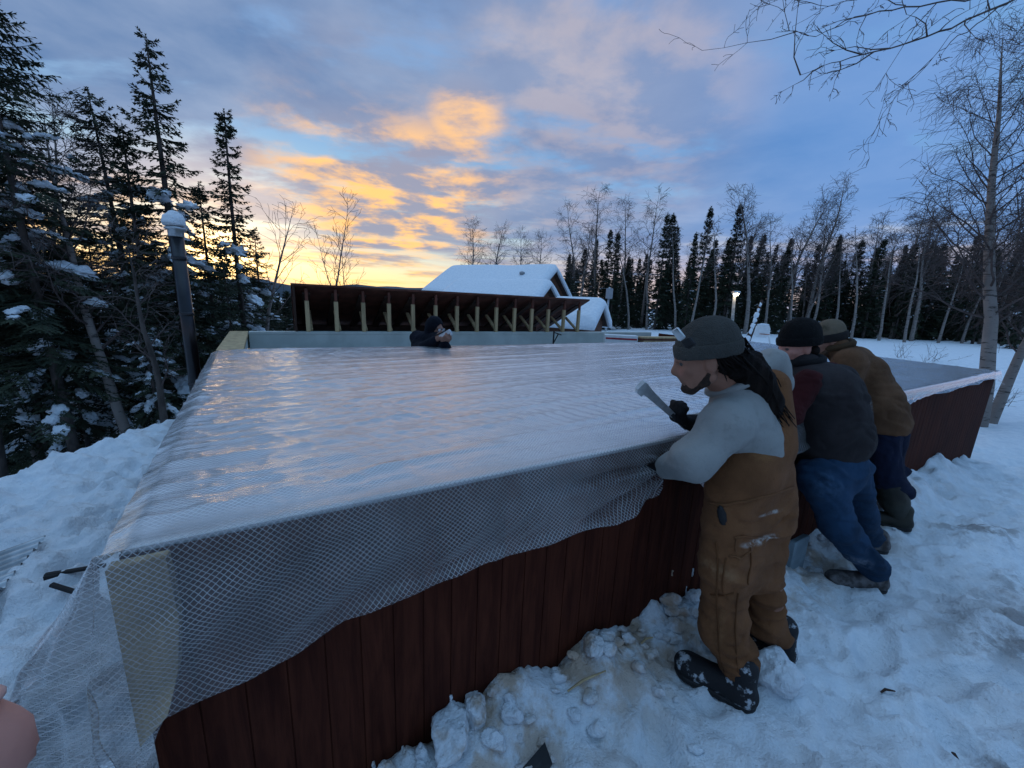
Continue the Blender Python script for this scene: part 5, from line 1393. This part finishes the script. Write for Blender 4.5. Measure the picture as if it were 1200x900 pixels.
    b = beanie(t, P, A, M['knit_grey'], 1.06, brim=.052, seed=6)
    # clear goggles pushed up on the beanie
    m, tt, out = newmat('clear_lens'); tt.set(out, 'Surface', tt.n('ShaderNodeBsdfPrincipled', Base_Color=(.55, .60, .62, 1), Roughness=.15, Specular_IOR_Level=.8))
    mb = MB(); c = J(796, 392, 1.40); gx = nrm(J(802, 401, 1.39) - J(789, 384, 1.41)); 
    up2 = nrm(c - P(0, -.016, .06)); sx = nrm(np.cross(up2, gx)); mb.box(c + up2 * .004, .024, .015, .005, (gx, sx, up2), .0045); gl = obj('goggle_lens', mb, m, b, True)
    mb = MB(); c = J(807, 402, 1.385); mb.box(c, .016, .018, .012, (gx, sx, up2), .005); obj('goggle_frame', mb, M['black'], b)
    # tool
    tt_ = thing('hammer_tacker', tool_a, 'grey metal hammer tacker held up in a black glove', 'tool')
    sd = nrm(np.cross(td, ray(770, 470))); nn = np.cross(td, sd); L = np.linalg.norm(tool_b - tool_a)
    mb = MB(); w0, w1 = .013, .022
    P8 = [tool_a + td * (L * a) + sd * w * s1 + nn * h * s2 for (a, w, h) in ((.05, w0, .009), (.75, w1 * .85, .011), (.97, w1 * 1.15, .012), (1.0, w1 * 1.0, .012)) for (s1, s2) in ((-1, -1), (1, -1), (1, 1), (-1, 1))]
    Fs = [(3, 2, 1, 0), (12, 13, 14, 15)]
    for k in range(3):
        for j in range(4): Fs.append((4 * k + j, 4 * k + (j + 1) % 4, 4 * k + 4 + (j + 1) % 4, 4 * k + 4 + j))
    mb.add(P8, Fs); M['tool_metal'] = mat('worn_tool_metal', (.40, .43, .44), .5, .2, 20, metal=.3, bump=.15); obj('body', mb, M['tool_metal'], tt_)
    mb = MB(); mb.box(tool_a + td * L * .90 + sd * .024, .02, .010, .011, (td, sd, nn), .003); obj('striking_head', mb, M['tool_metal'], tt_)
    mb = MB(); mb.tube([tool_a - td * .11, tool_a - td * .03, tool_a + td * .03], [.014, .015, .013], 8); obj('handle', mb, M['black'], tt_, True)
man_overalls()

def man_vest():
    def J(u, v, Y): return aty(u - (11 if 420 < v < 500 else 10 if 500 <= v < 590 else 8 if 590 <= v < 640 else 0), v, Y)
    global FAB
    base = g3(2.25, 2.13); FAB = base
    t = person(base, 'man in charcoal vest over maroon sleeves, blue jeans and black beanie bending over the sheet')
    f = nrm((-.99, -.04, -.22)); hc = J(934, 406, 2.42)
    hd = head_prims(hc, f, (-.1, 0, 1), 1.0); P, A = hd[2], hd[3]
    pel = J(985, 545, 2.22); lhip, rhip = J(972, 560, 2.14), J(1004, 552, 2.30)
    la = np.array([2.30, 2.125, float(gz(2.3, 2.12)) + .09]); ra = np.array([2.54, 2.42, float(gz(2.54, 2.42)) + .09]); lk = J(990, 615, 2.10); rk = J(1015, 603, 2.33)
    ch = J(972, 465, 2.30); wa = J(982, 510, 2.25); nk = J(953, 428, 2.38); ls, rs = J(957, 448, 2.22), J(985, 438, 2.50)
    le = J(934, 485, 2.16); lh = J(922, 478, 2.45); re_ = J(960, 480, 2.60); rh = J(930, 470, 2.75)
    torso = [cone(pel, wa, .14, .14), cone(wa, ch, .14, .145), cone(ls, rs, .040), cone(ch, nk, .12, .06), cone(nk, hc - Z * .03, .058, .056), cone(lhip, rhip, .075)]
    limbs = limb(ls, le, lh, .040, .038, .030) + limb(rs, re_, rh, .040, .038, .030) + limb(lhip, lk, la, .075, .055, .042) + limb(rhip, rk, ra, .075, .055, .042)
    hands = hand_prims(lh, nrm((-.5, .8, -.3)), (0, 0, -1), .4, 1.0, 1) + hand_prims(rh, nrm((-.5, .8, -.3)), (0, 0, -1), .4, 1.0, -1)
    body(t, hd, torso, limbs, hands, M['skin_red'], None)
    den = fabric('blue_denim', (.018, .045, .088), .35, 300, .4, patches=[(J(1010, 668, 2.0), (.12, .2, .07), (.20, .24, .30), .8), (J(985, 575, 2.0), (.10, .3, .12), (.05, .10, .17), .7)])
    q = [cone(pel, wa - Z * .06, .148, .145), cone(lhip, rhip, .118), cone(lhip, lk, .112, .086), cone(lk, la + Z * .02, .086, .076), cone(rhip, rk, .112, .086), cone(rk, ra + Z * .02, .086, .075), cone(pel + np.array([.03, -.03, -.02]), pel + np.array([.06, .0, .0]), .125)]
    obj('jeans', sdf_mesh(q, .011, .022, cut=[(la - Z * .055, (0, 0, -1))], wr=(.024, 5, 17, 23)), den, t, True)
    vest = fabric('charcoal_vest', (.030, .026, .027), .2, 240, .35)
    q = [cone(wa - Z * .08, wa, .165, .165), cone(wa, ch, .165, .165), cone(J(960, 452, 2.27), J(990, 445, 2.46), .105), cone(ch, nk, .160, .085), cone(ch + np.array([.04, -.03, .03]), wa + np.array([.04, -.02, 0]), .15, .16)]
    v = obj('vest', sdf_mesh(q, .010, .024, cut=[(wa - Z * .155, (.0, 0, -1))], wr=(.018, 7, 9, 33)), vest, t, True)
    mb = MB(); ring = [nk + np.array([math.cos(a) * .085, math.sin(a) * .085, .03 + .02 * math.cos(a)]) for a in np.linspace(0, 2 * math.pi, 25)]; mb.tube(ring, .024, 8, False); obj('collar', mb, fabric('black_collar', (.012, .012, .013), .2), v, True)
    mar = fabric('maroon_sleeve', (.045, .010, .011), .25, 280, .35)
    q = limb(ls, le, lh - nrm(lh - le) * .05, .074, .066, .050) + limb(rs, re_, rh - nrm(rh - re_) * .05, .074, .064, .05)
    obj('shirt', sdf_mesh(q, .010, .02, wr=(.014, 10, 13, 14)), mar, t, True)
    beanie(t, P, A, fabric('black_knit', (.007, .007, .0075), .3, 180, .6), 1.05, long_=.018, brim=.05, seed=16, wide=1.04)
    # short scarf and dark hair at the nape
    q = [cone(P(-.05, -.06, -.03), P(.05, -.06, -.03), .035), cone(P(0, -.07, -.03), P(0, -.05, -.09), .045, .055)]
    obj('hair', sdf_mesh(q, .006, .01, wr=(.004, 30, 20, 2)), M['hair'], t, True)
    M['shoe'] = mat('scuffed_shoe', (.035, .028, .026), .6, .4, 18, col2=(.16, .15, .15), bump=.4)
    for hl, tl in (((2.385, 2.115), (2.06, 2.155)), ((2.65, 2.40), (2.34, 2.51))):
        s = shoe('shoe', hl, tl, M['shoe'], t, float(gz((hl[0] + tl[0]) / 2, (hl[1] + tl[1]) / 2)) - .004, .052, .06)
        fdir = nrm(np.array([tl[0] - hl[0], tl[1] - hl[1], 0])); rr = np.array([fdir[1], -fdir[0], 0]); b0 = np.array([hl[0], hl[1], float(gz(hl[0], hl[1]))])
        for k in range(3):
            mb = MB(); c = b0 + fdir * (.16 + .035 * k) + Z * (.098 - .009 * k); mb.tube([c - rr * .03 - Z * .01, c, c + rr * .03 - Z * .01], .0045, 5); obj('lace', mb, M['fascia'], s, True)
man_vest()

def man_coat():
    def J(u, v, Y): return aty(u - (11 if v > 405 else 3), v, Y)
    global FAB
    base = g3(3.15, 2.84); FAB = base
    t = person(base, 'man in a tan work coat, camouflage cap and tall dark boots leaning on the sheet')
    f = nrm((-.88, .30, -.38)); hc = J(973, 398, 3.02)
    hd = head_prims(hc, f, (-.05, 0, 1), 1.0); P, A = hd[2], hd[3]
    pel = J(1043, 500, 2.84); lhip, rhip = J(1045, 512, 2.78), J(1057, 508, 2.92)
    la = np.array([3.02, 2.72, float(gz(3.02, 2.72)) + .09]); ra = np.array([3.15, 2.92, float(gz(3.15, 2.92)) + .09]); lk = J(1052, 562, 2.74); rk = J(1050, 556, 2.90)
    ch = J(1025, 440, 2.90); wa = J(1034, 475, 2.86); nk = J(993, 408, 2.98); ls, rs = J(1006, 425, 2.84), J(1014, 422, 3.02)
    le = J(1000, 462, 2.78); lh = J(984, 450, 3.02); re_ = J(998, 448, 3.16); rh = J(980, 446, 3.28)
    torso = [cone(pel, wa, .09, .10), cone(wa, ch, .10, .10), cone(ls, rs, .035), cone(ch, nk, .085, .05), cone(nk, hc - Z * .03, .058, .056), cone(lhip, rhip, .06)]
    limbs = limb(ls, le, lh, .040, .038, .030) + limb(rs, re_, rh, .040, .038, .030) + limb(lhip, lk, la, .07, .05, .040) + limb(rhip, rk, ra, .07, .05, .040)
    hands = hand_prims(lh, nrm((-.5, .8, -.3)), (0, 0, -1), .4, 1.0, 1) + hand_prims(rh, nrm((-.5, .8, -.3)), (0, 0, -1), .4, 1.0, -1)
    body(t, hd, torso, limbs, hands, M['skin'], None)
    navy = fabric('navy_trousers', (.012, .016, .035), .3, 280, .35)
    q = [cone(pel, wa - Z * .05, .12, .12), cone(lhip, lk, .100, .082), cone(lk, la + Z * .2, .085, .068), cone(rhip, rk, .100, .080), cone(rk, ra + Z * .2, .080, .066)]
    obj('trousers', sdf_mesh(q, .012, .022, wr=(.016, 9, 13, 43)), navy, t, True)
    coat = fabric('tan_coat', (.115, .060, .033), .22, 240, .4, patches=[(J(1040, 470, 2.6), (.12, .2, .14), (.15, .09, .05), .6)])
    q = [cone(wa - Z * .06, wa, .172, .165), cone(wa, ch, .165, .140), cone(ls, rs, .088), cone(ch, nk, .125, .08), cone(pel + Z * .02, wa, .172, .165)] + limb(ls, le, lh - nrm(lh - le) * .04, .10, .086, .06) + limb(rs, re_, rh - nrm(rh - re_) * .04, .095, .08, .06)
    c = obj('coat', sdf_mesh(q, .010, .020, cut=[(pel - Z * .02, (.10, 0, -1))], wr=(.024, 7, 11, 53)), coat, t, True)
    mb = MB(); ring = [nk + np.array([math.cos(a) * .078, math.sin(a) * .078, .025 + .03 * math.cos(a)]) for a in np.linspace(0, 2 * math.pi, 25)]; mb.tube(ring, .026, 8, False); obj('collar', mb, fabric('brown_corduroy', (.06, .038, .022), .2), c, True)
    m = fabric('camouflage_knit', (.15, .12, .085), .2, 200, .4, patches=[(P(-.05, .02, .10), (.05, .05, .04), (.05, .045, .03), .9), (P(.0, -.06, .12), (.05, .05, .04), (.06, .05, .035), .9)])
    b = beanie(t, P, A, m, 1.0, brim=.02, seed=26, wide=.98)
    q = [ell(P(0, -.016, .03), A, np.array([.100, .122, .108]))]
    obj('headband', sdf_mesh(q, .006, .006, cut=[(P(0, 0, -.012), -A[2] + A[1] * .1), (P(0, 0, .050), A[2] - A[1] * .1)]), fabric('dark_fleece', (.022, .02, .02), .2), b, True)
    q = [cone(P(sg * .060, .010, -.055), P(sg * .03, .062, -.098), .018, .026) for sg in (-1, 1)] + [ell(P(0, .062, -.100), A, (.042, .040, .032)), cone(P(-.022, .092, -.050), P(.022, .092, -.050), .007)]
    obj('beard', sdf_mesh(q, .005, .008, wr=(.004, 50, 50, 6)), mat('brown_beard', (.09, .05, .03), .8, .4, 60, bump=.8), t, True)
    boot = mat('dark_rubber_boot', (.022, .022, .016), .5, .4, 9, bump=.3)
    for k_, a_, hl, tl in ((lk, la, (3.08, 2.67), (2.84, 2.81)), (rk, ra, (3.21, 2.88), (2.98, 3.0))):
        z0 = float(gz((hl[0] + tl[0]) / 2, (hl[1] + tl[1]) / 2)) - .004
        s = shoe('boot', hl, tl, boot, t, z0, .054, .10)
        obj('boot_shaft', sdf_mesh([cone(a_ + Z * .02, a_ + (k_ - a_) * .45, .068, .080), cone(a_ + (k_ - a_) * .45, a_ + (k_ - a_) * .92, .080, .092)], .010, .02, wr=(.006, 14, 24, 71)), boot, s, True)
man_coat()

def man_bay():
    hc = J(510, 384, 4.95); base = np.array([hc[0] - .05, hc[1] + .05, -.30])
    t = person(base, 'man in dark hooded jacket and safety glasses in the bay behind the sheet')
    f = nrm((.80, -.45, -.25)); hd = head_prims(hc, f, (.05, 0, 1), 1.0); P, A = hd[2], hd[3]
    pel = np.array([hc[0] - .08, hc[1] + .05, .57]); ch = J(501, 405, 5.0) - Z * .05; wa = pel + Z * .22; nk = hc - Z * .13 - f * .03
    ls, rs = J(514, 398, 4.85), J(489, 396, 5.08)
    le = J(523, 409, 4.70) - Z * .03; lh = J(520, 397, 4.62); re_ = J(489, 411, 4.88); rh = J(514, 396, 4.66)
    lhip, rhip = pel + np.array([.06, -.07, 0]), pel + np.array([-.06, .07, 0]); lk, rk = lhip + [.02, -.03, -.42], rhip + [.02, -.03, -.42]
    la, ra = np.array([lhip[0], lhip[1], -.22]), np.array([rhip[0], rhip[1], -.22])
    torso = [cone(pel, wa, .13, .125), cone(wa, ch, .13, .14), cone(ls, rs, .055), cone(ch, nk, .11, .058), cone(nk, hc - Z * .03, .056, .055), cone(lhip, rhip, .09)]
    limbs = limb(ls, le, lh, .052, .042, .030) + limb(rs, re_, rh, .052, .042, .030) + limb(lhip, lk, la, .088, .06, .042) + limb(rhip, rk, ra, .088, .06, .042)
    tip = J(526, 389, 4.62); d = nrm(tip - rh)
    hands = hand_prims(rh - d * .05, d, nrm((.3, .8, -.3)), 1.1, 1.05, 1) + hand_prims(lh - d * .03 - Z * .03, nrm(d + Z * .3), nrm((-.3, .8, .2)), 1.1, 1.05, -1)
    body(t, hd, torso, limbs, hands, M['skin'], None)
    jk = fabric('dark_jacket', (.010, .011, .017), .3, 240, .3)
    q = [cone(pel - Z * .05, wa, .16, .155), cone(wa, ch, .158, .165), cone(ls, rs, .085), cone(ch, nk, .14, .085)] + limb(ls, le, lh - nrm(lh - le) * .06, .082, .070, .050) + limb(rs, re_, rh - nrm(rh - re_) * .07, .082, .070, .050)
    j = obj('jacket', sdf_mesh(q, .010, .02, wr=(.009, 9, 11, 63)), jk, t, True)
    q = [ell(P(0, -.025, .02), A, (.100, .118, .125)), cone(P(0, -.04, -.05), P(0, -.04, -.12), .085, .10)]
    obj('hood', sdf_mesh(q, .007, .014, wr=(.004, 14, 14, 3), sub=[ell(P(0, .10, -.005), A, (.064, .085, .082))]), jk, j, True)
    q = [cone(lhip, lk, .105, .085), cone(lk, la, .085, .075), cone(rhip, rk, .105, .085), cone(rk, ra, .085, .075), cone(pel, pel + Z * .05, .14)]
    obj('trousers', sdf_mesh(q, .014, .02, wr=(.008, 9, 12, 4)), jk, t, True)
    for h_ in (la, ra): shoe('boot', (h_[0] - .06, h_[1] + .03), (h_[0] + .19, h_[1] - .10), M['black'], t, -.30, .05, .10)
    m, tt, out = newmat('glasses_lens'); tt.set(out, 'Surface', tt.n('ShaderNodeMixShader', i0=.45, i1=tt.n('ShaderNodeBsdfTransparent').outputs[0], i2=tt.n('ShaderNodeBsdfGlossy', Color=(.9, .92, .95, 1), Roughness=.1).outputs[0]))
    mb = MB()
    for sg in (-1, 1): mb.box(P(sg * .034, .106, .004), .028, .003, .020, (A[0], A[1], A[2]), .002)
    gl = obj('glasses_lens', mb, m, t); mb = MB()
    mb.tube([P(-.066, .10, .014), P(0, .112, .018), P(.066, .10, .014)], .0035, 5); mb.tube([P(-.066, .10, .012), P(-.078, 0, .008)], .003, 4); mb.tube([P(.066, .10, .012), P(.078, 0, .008)], .003, 4); obj('glasses_frame', mb, M['black'], gl, True)
    tl = thing('staple_gun', rh, 'small grey staple gun in the hands of the hooded man', 'tool')
    mb = MB(); up = nrm(np.cross(d, np.cross(Z, d))); x = np.cross(d, up); mb.box(rh + d * .10, .085, .016, .026, (d, x, up), .006); mb.box(rh + d * .175 - up * .02, .014, .014, .03, (d, x, up), .004); obj('body', mb, M['steel'], tl)
    mb = MB(); mb.beam(rh - d * .03 + up * .045, rh + d * .14 + up * .03, .022, .014, bev=.004); obj('lever', mb, M['black'], tl)
man_bay()

def photographer_hand():
    # the finger that strays in front of the lens, with the hand and sleeve it belongs to
    tip = np.array([0, 0, CAMZ]) + nrm(ray(14, 872)) * .105
    d = nrm(np.array([.55, .30, .10])); base = tip - d * .075
    t = thing('hand', base, 'pink fingertip close to the lens in the lower left corner', 'hand')
    n = nrm(np.cross(d, (0.3, -1, .2))); x = np.cross(d, n)
    w = base - d * .09
    q = chain([base - d * .01, base + d * .03, base + d * .055, tip - d * .006], [.0105, .0098, .0092, .0080])
    for k, off in enumerate((-.022, -.042, -.060)):
        b = base + x * off - d * .008 * k; q.append(cone(w + x * off * .7, b, .016, .012)); q += chain([b, b + d * .022 + n * .022, b - d * .002 + n * .040, b - d * .022 + n * .034], [.0115, .0105, .0098, .0085])
    q += [cone(w, base, .018, .0125), cone(w - d * .02, w - d * .02 + x * -.04, .022, .020)]
    q += chain([w + x * .012, w + d * .03 + x * .034 + n * .012, w + d * .055 + x * .036 + n * .026, w + d * .078 + x * .028 + n * .034], [.018, .0135, .0118, .009])
    q += [cone(w - d * .02 - x * .02, w - d * .11 - x * .02, .026, .026)]
    obj('palm_and_fingers', sdf_mesh(q, .0035, .004), M['skin_red'], t, True)
    mb = MB(); up = nrm(-n); mb.blob(tip - d * .006 + up * .0072, .0065, .0055, .0018, 1, 0, (d, np.cross(up, d), up), 2); obj('nail', mb, mat('finger_nail', (.50, .28, .24), .35, .05, 5, bump=0), t, True)
    q = [cone(w - d * .09 - x * .02, w - d * .30 - x * .02 - Z * .05, .044, .062)]
    obj('sleeve', sdf_mesh(q, .008, .01, wr=(.006, 20, 14, 5)), fabric('dark_sleeve', (.02, .022, .028)), t, True)
photographer_hand()
